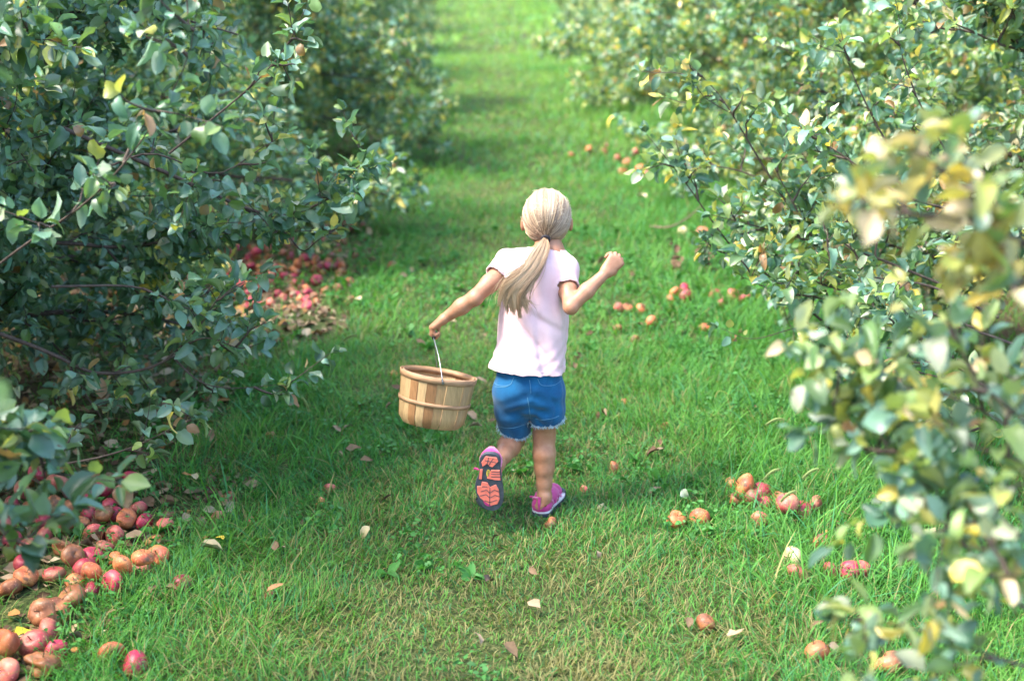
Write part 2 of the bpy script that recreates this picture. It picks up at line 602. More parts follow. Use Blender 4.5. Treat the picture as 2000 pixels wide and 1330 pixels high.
class Tree:
    def __init__(self, seed):
        self.rg = np.random.RandomState(seed)
        self.limb = []; self.twig = []; self.shoot = []
        self.lp = []; self.ld = []; self.keep = False; self.lk = []; self.tk = []; self.sk = []; self.mk = []

    def leaves_on(self, path, spacing, start=0.15, spread=1.0):
        rg = self.rg
        seg = np.linalg.norm(np.diff(path, axis=0), axis=1)
        cum = np.concatenate([[0], np.cumsum(seg)])
        L = cum[-1]
        s = start * L + spacing * rg.rand()
        k = rg.uniform(0, 6.28)
        while s <= L:
            i = min(np.searchsorted(cum, s) - 1, len(seg) - 1); i = max(i, 0)
            f = (s - cum[i]) / (seg[i] + 1e-9)
            p = path[i] * (1 - f) + path[i + 1] * f
            t = unit(path[i + 1] - path[i])
            a = unit(np.cross(t, [0.3, 0.2, 0.93])); b = np.cross(t, a)
            k += 2.4 + rg.normal(0, 0.4)
            o = a * math.cos(k) + b * math.sin(k)
            d = unit(o * spread + t * rg.uniform(0.2, 0.9) + np.array([0, 0, rg.uniform(-0.5, 0.45)]) + rg.normal(0, 0.25, 3))
            self.lp.append(p + d * 0.018); self.ld.append(d); self.lk.append(self.keep)
            s += spacing * rg.uniform(0.5, 1.4)
        for q in range(3):     # tuft at the tip
            d = unit(unit(path[-1] - path[-2]) + rg.normal(0, 0.5, 3))
            self.lp.append(path[-1] + d * 0.006); self.ld.append(d); self.lk.append(self.keep)

    def lateral(self, p, d, L, dens):
        rg = self.rg
        pt = gpath(rg, p, d, L, 8, 0.16, 0.02)
        self.twig.append(pt); self.tk.append(self.keep)
        self.leaves_on(pt, 0.014 / dens, 0.05)
        ns = max(1, int(L / 0.070 * dens))
        for j in range(ns):
            f = 0.15 + 0.8 * (j + rg.rand()) / ns
            i = min(int(f * 7), 6)
            t = unit(pt[i + 1] - pt[i])
            o = unit(np.cross(t, rg.normal(0, 1, 3)))
            sd_ = unit(o + 0.6 * t + np.array([0, 0, 0.35]))
            sp = gpath(rg, pt[i], sd_, rg.uniform(0.07, 0.24), 5, 0.15, 0.03)
            self.shoot.append(sp); self.sk.append(self.keep)
            self.leaves_on(sp, 0.0125 / dens, 0.05)

    def limb_path(self, pt, lat_from=0.25, lat_sp=0.11, lat_len=(0.25, 0.6), dens=1.0, r0=0.02, sideflat=0.0):
        rg = self.rg
        self.limb.append((pt, r0))
        seg = np.linalg.norm(np.diff(pt, axis=0), axis=1)
        L = seg.sum()
        n = max(1, int(L * (1 - lat_from) / lat_sp))
        M = len(pt)
        for j in range(n):
            f = lat_from + (1 - lat_from) * (j + rg.rand() * 0.8) / n
            i = min(int(f * (M - 1)), M - 2)
            t = unit(pt[i + 1] - pt[i])
            o = unit(np.cross(t, rg.normal(0, 1, 3)))
            o[2] = o[2] * 0.7 + 0.12
            d = unit(o + rg.uniform(0.4, 0.9) * t)
            ll = rg.uniform(*lat_len) * (1.05 - 0.45 * f)
            self.lateral(pt[i], d, ll, dens)
        self.leaves_on(pt, 0.03, 0.75)

    def body(self, n_limb=19, rad=1.65, height=2.7, dens=1.0, z0=0.4, az_skip=None, lat_sp=0.12, squash=1.0):
        rg = self.rg
        tr = np.array([[0, 0, 0], [0.02, 0.01, 0.3], [0.0, 0.05, 0.7], [0.05, 0.02, 1.3], [0.0, 0.0, 1.9], [0.04, 0.03, height - 0.2]])
        self.limb.append((catmull(tr, 14), 0.062))
        for i in range(n_limb):
            f = i / (n_limb - 1)
            z = z0 + (height - 0.8 - z0) * f ** 1.15
            az = i * 2.39996 + rg.normal(0, 0.25)
            if az_skip and az_skip(az % (2 * math.pi)):
                continue
            Lr = rad * (1.0 - 0.42 * f) * rg.uniform(0.82, 1.08)
            el = 0.25 + 0.75 * f + rg.normal(0, 0.12)
            d = np.array([math.cos(az) * math.cos(el) * squash, math.sin(az) * math.cos(el), math.sin(el)])
            pt = gpath(rg, (0.01, 0.02, z), d, Lr * 1.12, 12, 0.09, -0.045 * (1 - f))
            self.limb_path(pt, 0.22, lat_sp, (0.3, 0.72), dens, 0.026 - 0.012 * f)

    def build(self, loc, rz, warm, label, group, tpl=TPL_HI, leaf=0.062, clear=None, bright=1.0):
        rg = self.rg
        root = empty('apple_tree', loc, rz, label, 'tree', group)
        # trunk and limbs
        Vs, Fs, off = [], [], 0
        for li, (pt, r0) in enumerate(self.limb):
            if clear is not None and li and li not in getattr(self, 'hl', ()) and r0 < 0.03:
                ok = clear(pt)
                if not ok.all():
                    j = int(np.argmin(ok))
                    if j < 3:
                        continue
                    pt = pt[:j]
            pp = catmull(pt, 16)
            r0 = r0 if li == 0 else r0 * 0.72
            rr = np.linspace(r0, r0 * 0.2, 16)[None]
            V, F, _ = tubes(pp[None], rr, 7)
            Vs.append(V); Fs.append(F + off); off += len(V)
        tk = link('trunk', mesh_np('apple_tree_trunk', np.vstack(Vs), np.vstack(Fs)), M_BARK, root, False)
        # crown: twigs and leaves
        parts = []
        if self.twig:
            tw = np.array(self.twig)
            if clear is not None:
                tw = tw[(clear(tw[:, -1]) & clear(tw[:, 4])) | np.array(self.tk)]
            parts.append(tubes(tw, np.linspace(0.0055, 0.0018, tw.shape[1])[None].repeat(len(tw), 0), 4, np.tile([1, 1, 1.], (len(tw), 1))))
        if self.shoot:
            sh = np.array(self.shoot)
            if clear is not None:
                sh = sh[clear(sh[:, -1]) | np.array(self.sk)]
            parts.append(tubes(sh, np.linspace(0.0026, 0.0012, sh.shape[1])[None].repeat(len(sh), 0), 3, np.tile([1, 1, 1.], (len(sh), 1))))
        pos = np.array(self.lp); dr = np.array(self.ld)
        if clear is not None:
            k = clear(pos) | np.array(self.lk)
            pos, dr = pos[k], dr[k]
        n = len(pos)
        size = leaf * rg.uniform(0.6, 1.25, n)
        lc = leaf_colors(rg, n, warm) * bright
        if warm > 1:      # most leaves high on this tree are yellow and tan
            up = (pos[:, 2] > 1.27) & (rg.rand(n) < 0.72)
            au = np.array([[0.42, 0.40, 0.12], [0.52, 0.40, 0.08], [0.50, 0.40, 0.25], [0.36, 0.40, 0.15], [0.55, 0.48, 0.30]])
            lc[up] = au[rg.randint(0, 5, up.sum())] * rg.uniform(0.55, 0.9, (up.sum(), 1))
        lv = scatter_leaves(rg, pos, dr, size, lc, tpl)
        nb = sum(len(p[1]) for p in parts)
        parts.append(lv)
        V, F, C, off = [], [], [], 0
        for a, b_, c in parts:
            V.append(a); F.append(b_ + off); C.append(c); off += len(a)
        F = np.vstack(F)
        mi = np.ones(len(F), int); mi[:nb] = 0
        me = mesh_np('apple_tree_crown', np.vstack(V), F, np.vstack(C), mat_idx=mi)
        link('crown', me, [M_BARK, M_LEAF], root, False)
        print('tree', label, 'leaves', n)
        return root


def copy_tree(src, loc, rz, s, label, group):
    r = src.copy(); COL.objects.link(r)
    r.location = loc; r.rotation_euler = (0, 0, rz); r.scale = (s, s, s)
    r['label'] = label; r['group'] = group
    for ch in src.children:
        c = ch.copy(); COL.objects.link(c); c.parent = r
    return r


GL, GR, GO = 'apple trees in the left row', 'apple trees in the right row', 'apple trees in the rows behind'


def hero(tree, base, pts, **kw):
    """pts: list of (u, v, Y); path in tree-local coordinates"""
    w_ = np.array([P(*p) for p in pts]) - np.array(base)
    kw.setdefault('r0', 0.011)
    M = kw.pop('M', 14)
    tree.keep = True
    tree.limb_path(catmull(w_, M), **kw)
    tree.hl = getattr(tree, 'hl', set()) | {len(tree.limb) - 1}
    tree.keep = False


def in_frame_keep(base, test):
    def f(pos):
        w_ = pos + np.array(base)
        d = w_ - np.array([0, 0, CAM_H])
        zc = d[:, 1] * CT - d[:, 2] * ST
        u = 1000 + FPX * d[:, 0] / zc
        v = 665 - FPX * (d[:, 1] * ST + d[:, 2] * CT) / zc
        return test(u, v, w_) | ((v < -70) & (w_[:, 2] > 1.0))
    return f


def build_trees():
    # --- left, nearest one in full view
    b = (-2.55, 5.0, 0)
    t = Tree(11)
    t.body(42, 1.8, 3.1, 1.15, 0.30, lat_sp=0.095)
    for pts, kw in [
        ([(-60, 560, 3.75), (60, 470, 3.7), (150, 410, 3.65), (225, 340, 3.6), (300, 240, 3.55), (365, 120, 3.5), (385, 10, 3.5)], dict(lat_sp=0.11, lat_len=(0.10, 0.22), dens=0.8, r0=0.0055)),
        ([(120, 250, 4.9), (330, 340, 5.0), (450, 395, 5.0), (545, 422, 5.0), (630, 395, 5.0), (690, 352, 5.0), (748, 318, 5.0)], dict(lat_sp=0.13, lat_len=(0.10, 0.26), dens=0.9, r0=0.012)),
        ([(450, 395, 5.0), (550, 450, 5.0), (590, 490, 4.95), (620, 470, 4.9), (655, 450, 4.9)], dict(lat_sp=0.13, lat_len=(0.08, 0.2), dens=0.9, r0=0.006)),
        ([(-60, 630, 4.6), (100, 690, 4.6), (180, 728, 4.6), (280, 722, 4.6), (340, 690, 4.6), (400, 620, 4.6), (440, 560, 4.6)], dict(lat_sp=0.13, lat_len=(0.12, 0.26), dens=0.8, r0=0.011)),
        ([(340, 700, 4.6), (390, 745, 4.6), (450, 758, 4.6), (540, 752, 4.55)], dict(lat_sp=0.11, lat_len=(0.08, 0.2), dens=0.9, r0=0.005)),
        ([(330, 695, 4.7), (400, 660, 4.7), (470, 680, 4.7), (520, 665, 4.7)], dict(lat_sp=0.11, lat_len=(0.08, 0.2), dens=0.9, r0=0.005)),
        ([(-40, 880, 4.25), (90, 905, 4.25), (160, 900, 4.25), (240, 880, 4.25), (310, 850, 4.25), (370, 815, 4.25)], dict(lat_sp=0.15, lat_len=(0.08, 0.18), dens=0.6, r0=0.008)),
        ([(330, 300, 4.6), (430, 220, 4.6), (500, 160, 4.6), (560, 90, 4.6), (600, 10, 4.6)], dict(lat_sp=0.14, lat_len=(0.08, 0.2), dens=0.7, r0=0.006)),
        ([(200, 330, 4.7), (300, 300, 4.7), (420, 340, 4.8), (510, 290, 4.8), (560, 260, 4.8)], dict(lat_sp=0.12, lat_len=(0.08, 0.22), dens=0.9, r0=0.006)),
        ([(100, 560, 4.5), (260, 560, 4.6), (360, 590, 4.6), (440, 550, 4.7)], dict(lat_sp=0.12, lat_len=(0.1, 0.25), dens=0.9, r0=0.007)),
    ]:
        hero(t, b, pts, **kw)
    lim = np.array([[-900, 560], [0, 600], [100, 640], [200, 640], [290, 700], [420, 740], [520, 790], [640, 800], [760, 800], [850, 700], [960, 420], [1400, 380]])

    def test(u, v, w_):
        # right-hand outline of this crown as seen down the path
        edge = np.interp(v, [-200, 0, 120, 260, 330, 440, 520, 600, 680, 760, 860, 940, 1100], [640, 640, 600, 640, 760, 640, 490, 450, 520, 590, 480, 120, -100])
        jit = 45 * (vnoise(u, v, 60, 9) - 0.5)
        return (u < edge + jit) | (w_[:, 1] > 6.3)
    t.build(b, 0, 0.05, 'large apple tree at the left edge with blue green leaves over the near apple heap', GL, clear=in_frame_keep(b, test), leaf=0.056, bright=1.12)

    # --- left, beside the camera, only its outer leaves reach the frame
    b = (-2.35, 1.7, 0)
    t = Tree(12)
    t.body(36, 1.8, 3.1, 1.0, 0.40)
    for pts, kw in [
        ([(-420, 860, 2.6), (-200, 850, 2.9), (-60, 830, 3.05), (30, 850, 3.1), (90, 880, 3.1)], dict(lat_sp=0.08, lat_len=(0.08, 0.16), dens=1.0, r0=0.006)),
        ([(-350, 1100, 2.6), (-150, 1080, 2.75), (-30, 1060, 2.8), (50, 1050, 2.8), (95, 1010, 2.8)], dict(lat_sp=0.1, lat_len=(0.05, 0.09), dens=0.6, r0=0.005)),
    ]:
        hero(t, b, pts, **kw)
    t.build(b, 0, 0.1, 'apple tree cut off by the left edge, a few blurred leaves above the near apples', GL,
            clear=in_frame_keep(b, lambda u, v, w_: (w_[:, 1] < 0.6) | (u < -20) | (w_[:, 1] > 2.7) & (u < np.interp(v, [0, 700, 760, 800, 960, 1140, 1200], [-60, -60, 40, 120, 150, 130, -60]) + 30 * (vnoise(u, v, 50, 2) - 0.5))), leaf=0.064)

    # --- right, beside the camera: pale out-of-focus branches
    b = (1.95, 1.75, 0)
    t = Tree(13)
    t.body(9, 0.9, 2.5, 0.7, 0.6)
    t.lp, t.ld, t.twig, t.shoot, t.lk, t.tk, t.sk = [], [], [], [], [], [], []
    t.limb = t.limb[:1]
    H = [
        ([(2250, 560, 2.15), (2000, 470, 2.15), (1850, 425, 2.15), (1700, 415, 2.15), (1620, 400, 2.15)], dict(lat_sp=0.06, lat_len=(0.06, 0.13), dens=0.8)),
        ([(1900, 430, 2.15), (1850, 360, 2.15), (1850, 270, 2.15)], dict(lat_sp=0.07, lat_len=(0.05, 0.09), dens=0.6)),
        ([(2150, 1300, 2.3), (1990, 1180, 2.35), (1880, 1060, 2.4), (1780, 960, 2.45), (1690, 880, 2.5), (1630, 800, 2.5), (1580, 700, 2.5)], dict(lat_sp=0.085, lat_len=(0.07, 0.14), dens=0.7)),
        ([(2200, 1330, 2.2), (2000, 1300, 2.2), (1860, 1250, 2.25), (1740, 1215, 2.25), (1650, 1190, 2.25)], dict(lat_sp=0.09, lat_len=(0.06, 0.11), dens=0.7)),
        ([(2200, 900, 2.3), (2020, 830, 2.3), (1930, 760, 2.35), (1880, 690, 2.35), (1850, 640, 2.4)], dict(lat_sp=0.08, lat_len=(0.08, 0.15), dens=0.8)),
        ([(2200, 760, 2.1), (2050, 620, 2.1), (1990, 540, 2.1), (1950, 480, 2.1)], dict(lat_sp=0.08, lat_len=(0.08, 0.14), dens=0.8)),
        ([(2200, 1000, 2.3), (2040, 920, 2.3), (1930, 880, 2.3), (1840, 860, 2.35)], dict(lat_sp=0.08, lat_len=(0.08, 0.15), dens=0.8)),
        ([(2200, 1150, 2.2), (2050, 1080, 2.2), (1960, 1040, 2.2), (1870, 1020, 2.25), (1800, 1060, 2.25)], dict(lat_sp=0.08, lat_len=(0.08, 0.15), dens=0.8)),
        ([(2300, 1250, 2.0), (2150, 1180, 2.0), (2020, 1130, 2.05), (1930, 1120, 2.05)], dict(lat_sp=0.08, lat_len=(0.08, 0.15), dens=0.8)),
        ([(2100, 1150, 2.4), (1900, 960, 2.4), (1800, 900, 2.4), (1700, 870, 2.4)], dict(lat_sp=0.08, lat_len=(0.07, 0.14), dens=0.8)),
        ([(2200, 1000, 2.5), (1950, 820, 2.5), (1800, 760, 2.5), (1680, 760, 2.5)], dict(lat_sp=0.08, lat_len=(0.07, 0.14), dens=0.8)),
        ([(1800, 975, 2.45), (1760, 900, 2.45), (1760, 800, 2.45)], dict(lat_sp=0.09, lat_len=(0.05, 0.1), dens=0.7)),
    ]
    for pts, kw in H:
        kw['r0'] = 0.006
        kw['dens'] = 0.9
        hero(t, b, pts, **kw)
    t.lk, t.tk, t.sk = [False] * len(t.lk), [False] * len(t.tk), [False] * len(t.sk)
    ends = [np.array(P(*h[0][0])) - np.array(b) for h in H]
    for i in (0, 2, 3, 4, 5, 6, 7, 8):     # carry the branches back to the trunk
        e = ends[i]
        t.hl.add(len(t.limb)); t.limb.append((catmull(np.array([[0.02, 0.02, max(0.5, e[2] - 0.3)], [e[0] * 0.5, e[1] * 0.5, e[2] - 0.02], e]), 8), 0.016))
    t.build(b, 0, 2.0, 'apple tree cut off by the right edge, pale yellow green blurred branches nearest the camera', GR,
            clear=in_frame_keep(b, lambda u, v, w_: (v > 215) & (u > np.interp(v, [200, 240, 300, 460, 560, 620, 700, 800, 900, 1000, 1080, 1180, 1330], [1860, 1840, 1640, 1600, 1760, 1600, 1500, 1530, 1600, 1590, 1600, 1580, 1600]))), leaf=0.052, bright=0.95)

    # --- right, the one in focus
    b = (2.75, 5.9, 0)
    t = Tree(14)
    t.body(34, 1.75, 2.8, 1.05, 0.35, lat_sp=0.10)
    for pts, kw in [
        ([(1620, 640, 5.3), (1530, 560, 5.3), (1440, 492, 5.3), (1390, 430, 5.3), (1330, 345, 5.3), (1262, 262, 5.3)], dict(lat_sp=0.13, lat_len=(0.06, 0.16), dens=0.75, r0=0.008, lat_from=0.1)),
        ([(1750, 640, 5.2), (1640, 540, 5.2), (1560, 430, 5.2), (1500, 340, 5.2), (1440, 240, 5.2), (1400, 180, 5.2), (1345, 125, 5.2)], dict(lat_sp=0.13, lat_len=(0.08, 0.2), dens=0.8, r0=0.009, lat_from=0.1)),
        ([(1760, 330, 5.0), (1700, 220, 5.0), (1660, 130, 5.0), (1640, 50, 5.0)], dict(lat_sp=0.14, lat_len=(0.06, 0.16), dens=0.7, r0=0.006)),
        ([(1870, 330, 4.8), (1810, 230, 4.8), (1765, 120, 4.8), (1745, 20, 4.8)], dict(lat_sp=0.14, lat_len=(0.06, 0.16), dens=0.7, r0=0.006)),
        ([(1640, 640, 4.9), (1560, 640, 4.9), (1470, 662, 4.9), (1405, 640, 4.9)], dict(lat_sp=0.2, lat_len=(0.05, 0.1), dens=0.5, r0=0.004)),
        ([(1900, 720, 4.9), (1760, 640, 4.9), (1640, 590, 4.9), (1520, 570, 4.9), (1450, 540, 4.9)], dict(lat_sp=0.12, lat_len=(0.1, 0.24), dens=0.9, r0=0.009)),
        ([(1950, 760, 4.6), (1830, 700, 4.6), (1720, 680, 4.6), (1640, 720, 4.6)], dict(lat_sp=0.12, lat_len=(0.1, 0.24), dens=0.9, r0=0.008)),
        ([(1700, 560, 5.1), (1600, 480, 5.1), (1540, 380, 5.1), (1500, 300, 5.1)], dict(lat_sp=0.12, lat_len=(0.1, 0.24), dens=0.9, r0=0.008)),
        ([(2100, 900, 4.5), (1950, 840, 4.5), (1800, 800, 4.5), (1690, 770, 4.5)], dict(lat_sp=0.1, lat_len=(0.1, 0.26), dens=1.0, r0=0.008)),
        ([(2000, 760, 4.8), (1850, 740, 4.8), (1700, 700, 4.8), (1590, 660, 4.8)], dict(lat_sp=0.1, lat_len=(0.1, 0.26), dens=1.0, r0=0.008)),
        ([(2000, 680, 4.4), (1880, 640, 4.4), (1780, 640, 4.4), (1680, 620, 4.4)], dict(lat_sp=0.1, lat_len=(0.1, 0.26), dens=1.0, r0=0.008)),
        ([(1850, 560, 5.2), (1700, 500, 5.2), (1580, 470, 5.2), (1470, 440, 5.2), (1390, 420, 5.2)], dict(lat_sp=0.1, lat_len=(0.1, 0.26), dens=1.0, r0=0.008)),
        ([(1900, 640, 5.0), (1750, 590, 5.0), (1620, 560, 5.0), (1500, 510, 5.0), (1430, 500, 5.0)], dict(lat_sp=0.1, lat_len=(0.1, 0.26), dens=1.0, r0=0.008)),
        ([(1700, 420, 5.6), (1560, 380, 5.6), (1430, 330, 5.6), (1340, 330, 5.6)], dict(lat_sp=0.1, lat_len=(0.1, 0.26), dens=1.0, r0=0.008)),
        ([(1950, 620, 4.7), (1820, 560, 4.7), (1700, 540, 4.7), (1600, 500, 4.7)], dict(lat_sp=0.1, lat_len=(0.1, 0.26), dens=1.0, r0=0.008)),
        ([(1900, 420, 4.9), (1760, 380, 4.9), (1640, 300, 4.9), (1560, 250, 4.9)], dict(lat_sp=0.12, lat_len=(0.1, 0.24), dens=0.9, r0=0.008)),
    ]:
        hero(t, b, pts, **kw)

    def test2(u, v, w_):
        edge = np.interp(v, [-200, 0, 120, 260, 400, 480, 560, 640, 720, 800, 860, 960], [1700, 1500, 1330, 1230, 1370, 1400, 1410, 1400, 1560, 1650, 1700, 1900])
        return (u > edge + 40 * (vnoise(u, v, 60, 19) - 0.5))
    t.build(b, 0, 0.55, 'apple tree right of the running child with long sharp shoots leaning over the grass', GR, clear=in_frame_keep(b, test2), leaf=0.053, bright=1.1)

    # --- generic trees for the rest of both rows
    g1 = Tree(21); g1.body(38, 1.85, 2.9, 1.0, 0.25, lat_sp=0.11)
    r1 = g1.build((-2.58, 8.5, 0), 0.6, 0.45, 'apple tree second in view along the left row, beside the heap of orange apples', GL, TPL_LO, 0.060, bright=1.38)
    g2 = Tree(22); g2.body(38, 1.9, 2.9, 1.0, 0.22, lat_sp=0.11)
    r2 = g2.build((2.7, 9.6, 0), 2.2, 0.75, 'apple tree behind the sharp one in the right row', GR, TPL_LO, 0.060, bright=1.38)
    g3 = Tree(23); g3.body(38, 1.85, 2.9, 1.0, 0.25, lat_sp=0.11)
    r3 = g3.build((-2.42, 11.8, 0), 4.0, 0.6, 'apple tree third in view along the left row', GL, TPL_LO, 0.060, bright=1.38)
    num = ['fourth', 'fifth', 'sixth', 'seventh', 'eighth', 'ninth', 'tenth', 'eleventh', 'twelfth']
    src = [r1, r2, r3]
    rg = random.Random(9)
    for i, y in enumerate([15.0, 18.4, 22.0, 26.4, 31.5, 37.0]):
        copy_tree(src[(i + 1) % 3], (-2.45 - 0.03 * (y - 13) - 0.4 * (y > 18), y, 0), rg.uniform(0, 6.28), (1.0, 1.0, 0.95, 0.9, 0.85, 0.85)[i], 'blurred apple tree, %s in view along the left row' % num[i], GL)
    for i, y in enumerate([12.7, 15.8, 19.2, 22.8, 26.8, 31.2, 36.0, 41.5]):
        copy_tree(src[i % 3], (2.6 - 0.02 * (y - 9) + 0.3 * (y > 18), y, 0), rg.uniform(0, 6.28), rg.uniform(0.95, 1.05), 'blurred apple tree, %s in view along the right row' % (['third'] + num)[i], GR)
    # rows behind
    k = 0
    for sx in (-1, 1):
        for i, y in enumerate([8.5, 12.3, 16.2, 20.4, 25.0, 30.0]):
            copy_tree(src[(i + k) % 3], (sx * 7.4, y, 0), rg.uniform(0, 6.28), 1.05, 'apple tree in the row behind the %s row, %s from the camera' % ('left' if sx < 0 else 'right', ['nearest', 'second', 'third', 'fourth', 'fifth', 'sixth'][i]), GO)
            k += 1


build_trees()


# ------------------------------------------------------------------ signed-distance modelling of the child
class Field:
    def __init__(self, lo, hi, h):
        self.lo = np.array(lo, float); self.h = h
        self.n = np.ceil((np.array(hi) - self.lo) / h).astype(int) + 1
        self.F = np.full(self.n, 0.2, np.float32)

    def box(self, lo, hi):
        i0 = np.clip(np.floor((np.array(lo) - self.lo) / self.h).astype(int), 0, self.n)
        i1 = np.clip(np.ceil((np.array(hi) - self.lo) / self.h).astype(int) + 1, 0, self.n)
        sl = tuple(slice(a, b) for a, b in zip(i0, i1))
        ax = [self.lo[k] + self.h * np.arange(i0[k], i1[k]) for k in range(3)]
        return sl, ax[0][:, None, None], ax[1][None, :, None], ax[2][None, None, :]

    def blend(self, sl, d, k):
        A = self.F[sl]
        hh = np.maximum(k - np.abs(A - d), 0) / k
        self.F[sl] = np.minimum(A, d) - hh * hh * k * 0.25

    def cap(self, a, b, r1, r2, k=0.012, sc_=(1, 1, 1)):
        """tapered capsule; sc_ stretches the cross-section along world axes"""
        a = np.asarray(a, float); b = np.asarray(b, float)
        s = np.asarray(sc_, float)
        r = max(r1, r2) * s.max() + k + 2 * self.h
        sl, X, Y, Z = self.box(np.minimum(a, b) - r, np.maximum(a, b) + r)
        px, py, pz = (X - a[0]) / s[0], (Y - a[1]) / s[1], (Z - a[2]) / s[2]
        ba = (b - a) / s
        L = (ba * ba).sum() + 1e-12
        t = np.clip((px * ba[0] + py * ba[1] + pz * ba[2]) / L, 0, 1)
        d = np.sqrt((px - ba[0] * t) ** 2 + (py - ba[1] * t) ** 2 + (pz - ba[2] * t) ** 2) - (r1 + (r2 - r1) * t)
        self.blend(sl, (d * s.min()).astype(np.float32), k)

    def ell(self, c, rad, k=0.012, rot=None, sub=False):
        c = np.asarray(c, float); rad = np.asarray(rad, float)
        r = rad.max() + k + 2 * self.h
        sl, X, Y, Z = self.box(c - r, c + r)
        M_ = np.eye(3) if rot is None else np.asarray(rot)     # rows: local axes
        q = [(X - c[0]) * M_[i][0] + (Y - c[1]) * M_[i][1] + (Z - c[2]) * M_[i][2] for i in range(3)]
        k0 = np.sqrt(sum((q[i] / rad[i]) ** 2 for i in range(3)))
        k1 = np.sqrt(sum((q[i] / rad[i] ** 2) ** 2 for i in range(3))) + 1e-6
        d = (k0 * (k0 - 1) / k1).astype(np.float32)
        if sub:
            A = self.F[sl]
            hh = np.maximum(k - np.abs(A + d), 0) / k
            self.F[sl] = np.maximum(A, -d) + hh * hh * k * 0.25
        else:
            self.blend(sl, d, k)

    def chain(self, pts, rs, k=0.012, sc_=(1, 1, 1)):
        for i in range(len(pts) - 1):
            self.cap(pts[i], pts[i + 1], rs[i], rs[i + 1], k, sc_)

    def cut(self, p, n, rad):
        p = np.asarray(p, float); n = unit(n)
        sl, X, Y, Z = self.box(p - rad, p + rad)
        d = (X - p[0]) * n[0] + (Y - p[1]) * n[1] + (Z - p[2]) * n[2]
        near = (X - p[0]) ** 2 + (Y - p[1]) ** 2 + (Z - p[2]) ** 2 < rad * rad
        A = self.F[sl]
        self.F[sl] = np.where(near, np.maximum(A, d), A)

    def warp(self, fn):
        X = self.lo[0] + self.h * np.arange(self.n[0])[:, None, None]
        Y = self.lo[1] + self.h * np.arange(self.n[1])[None, :, None]
        Z = self.lo[2] + self.h * np.arange(self.n[2])[None, None, :]
        self.F += fn(X, Y, Z).astype(np.float32)

    def mesh(self):
        F = self.F
        S = F < 0
        c = np.zeros(np.array(F.shape) - 1, np.uint8)
        nx, ny, nz = c.shape
        for dx in (0, 1):
            for dy in (0, 1):
                for dz in (0, 1):
                    c += S[dx:dx + nx, dy:dy + ny, dz:dz + nz]
        act = (c > 0) & (c < 8)
        I = np.argwhere(act)
        idx = np.full(c.shape, -1, np.int32)
        idx[act] = np.arange(len(I))
        acc = np.zeros((len(I), 3)); cnt = np.zeros(len(I))
        cor = [np.array(q) for q in ((0, 0, 0), (1, 0, 0), (0, 1, 0), (1, 1, 0), (0, 0, 1), (1, 0, 1), (0, 1, 1), (1, 1, 1))]
        for a in range(8):
            for b_ in range(a + 1, 8):
                if np.abs(cor[a] - cor[b_]).sum() != 1:
                    continue
                ia = I + cor[a]; ib = I + cor[b_]
                fa = F[ia[:, 0], ia[:, 1], ia[:, 2]]; fb = F[ib[:, 0], ib[:, 1], ib[:, 2]]
                m = (fa < 0) != (fb < 0)
                t = (fa[m] / (fa[m] - fb[m]))[:, None]
                acc[m] += cor[a] + t * (cor[b_] - cor[a]); cnt[m] += 1
        V = self.lo + self.h * (I + acc / cnt[:, None])
        faces = []
        for ax in range(3):
            u, v = [(1, 2), (2, 0), (0, 1)][ax]
            sa = [slice(None)] * 3; sb = [slice(None)] * 3
            sa[ax] = slice(0, -1); sb[ax] = slice(1, None)
            A = S[tuple(sa)]; B = S[tuple(sb)]
            E = np.argwhere(A != B)
            E = E[(E[:, u] > 0) & (E[:, v] > 0) & (E[:, u] < F.shape[u] - 1) & (E[:, v] < F.shape[v] - 1)]
            ins = A[E[:, 0], E[:, 1], E[:, 2]]
            eu = np.zeros(3, int); eu[u] = 1
            ev = np.zeros(3, int); ev[v] = 1
            q = [E - eu - ev, E - ev, E, E - eu]
            q = np.stack([idx[w_[:, 0], w_[:, 1], w_[:, 2]] for w_ in q], 1)
            q[~ins] = q[~ins][:, ::-1]
            faces.append(q)
        return V, np.vstack(faces)


def drop_caps(V, F, cuts, h):
    c = V[F].mean(1)
    a = V[F]
    nrm = np.cross(a[:, 2] - a[:, 0], a[:, 3] - a[:, 1])
    nrm /= np.linalg.norm(nrm, axis=1, keepdims=True) + 1e-12
    keep = np.ones(len(F), bool)
    for p, n, rad in cuts:
        n = unit(n)
        d = (c - np.asarray(p)) @ n
        near = np.linalg.norm(c - np.asarray(p), axis=1) < rad
        keep &= ~((np.abs(d) < 0.9 * h) & (nrm @ n > 0.5) & near)
    F = F[keep]
    used = np.unique(F)
    mp = np.full(len(V), -1); mp[used] = np.arange(len(used))
    return V[used], mp[F]


def biggest(V, F):
    lab = np.arange(len(V))
    for _ in range(400):
        old = lab.copy()
        m = lab[F].min(1)
        for k in range(4):
            np.minimum.at(lab, F[:, k], m)
        lab = lab[lab]
        if (old == lab).all():
            break
    fl = lab[F[:, 0]]
    u, c = np.unique(fl, return_counts=True)
    F = F[fl == u[c.argmax()]]
    used = np.unique(F)
    mp = np.full(len(V), -1); mp[used] = np.arange(len(used))
    return V[used], mp[F]


def smooth_np(V, F, it=1, lam=0.5):
    for _ in range(it):
        acc = np.zeros_like(V); cnt = np.zeros(len(V))
        for a, b_ in ((0, 1), (1, 2), (2, 3), (3, 0)):
            np.add.at(acc, F[:, a], V[F[:, b_]]); np.add.at(cnt, F[:, a], 1)
            np.add.at(acc, F[:, b_], V[F[:, a]]); np.add.at(cnt, F[:, b_], 1)
        V = V * (1 - lam) + lam * acc / np.maximum(cnt, 1)[:, None]
    return V


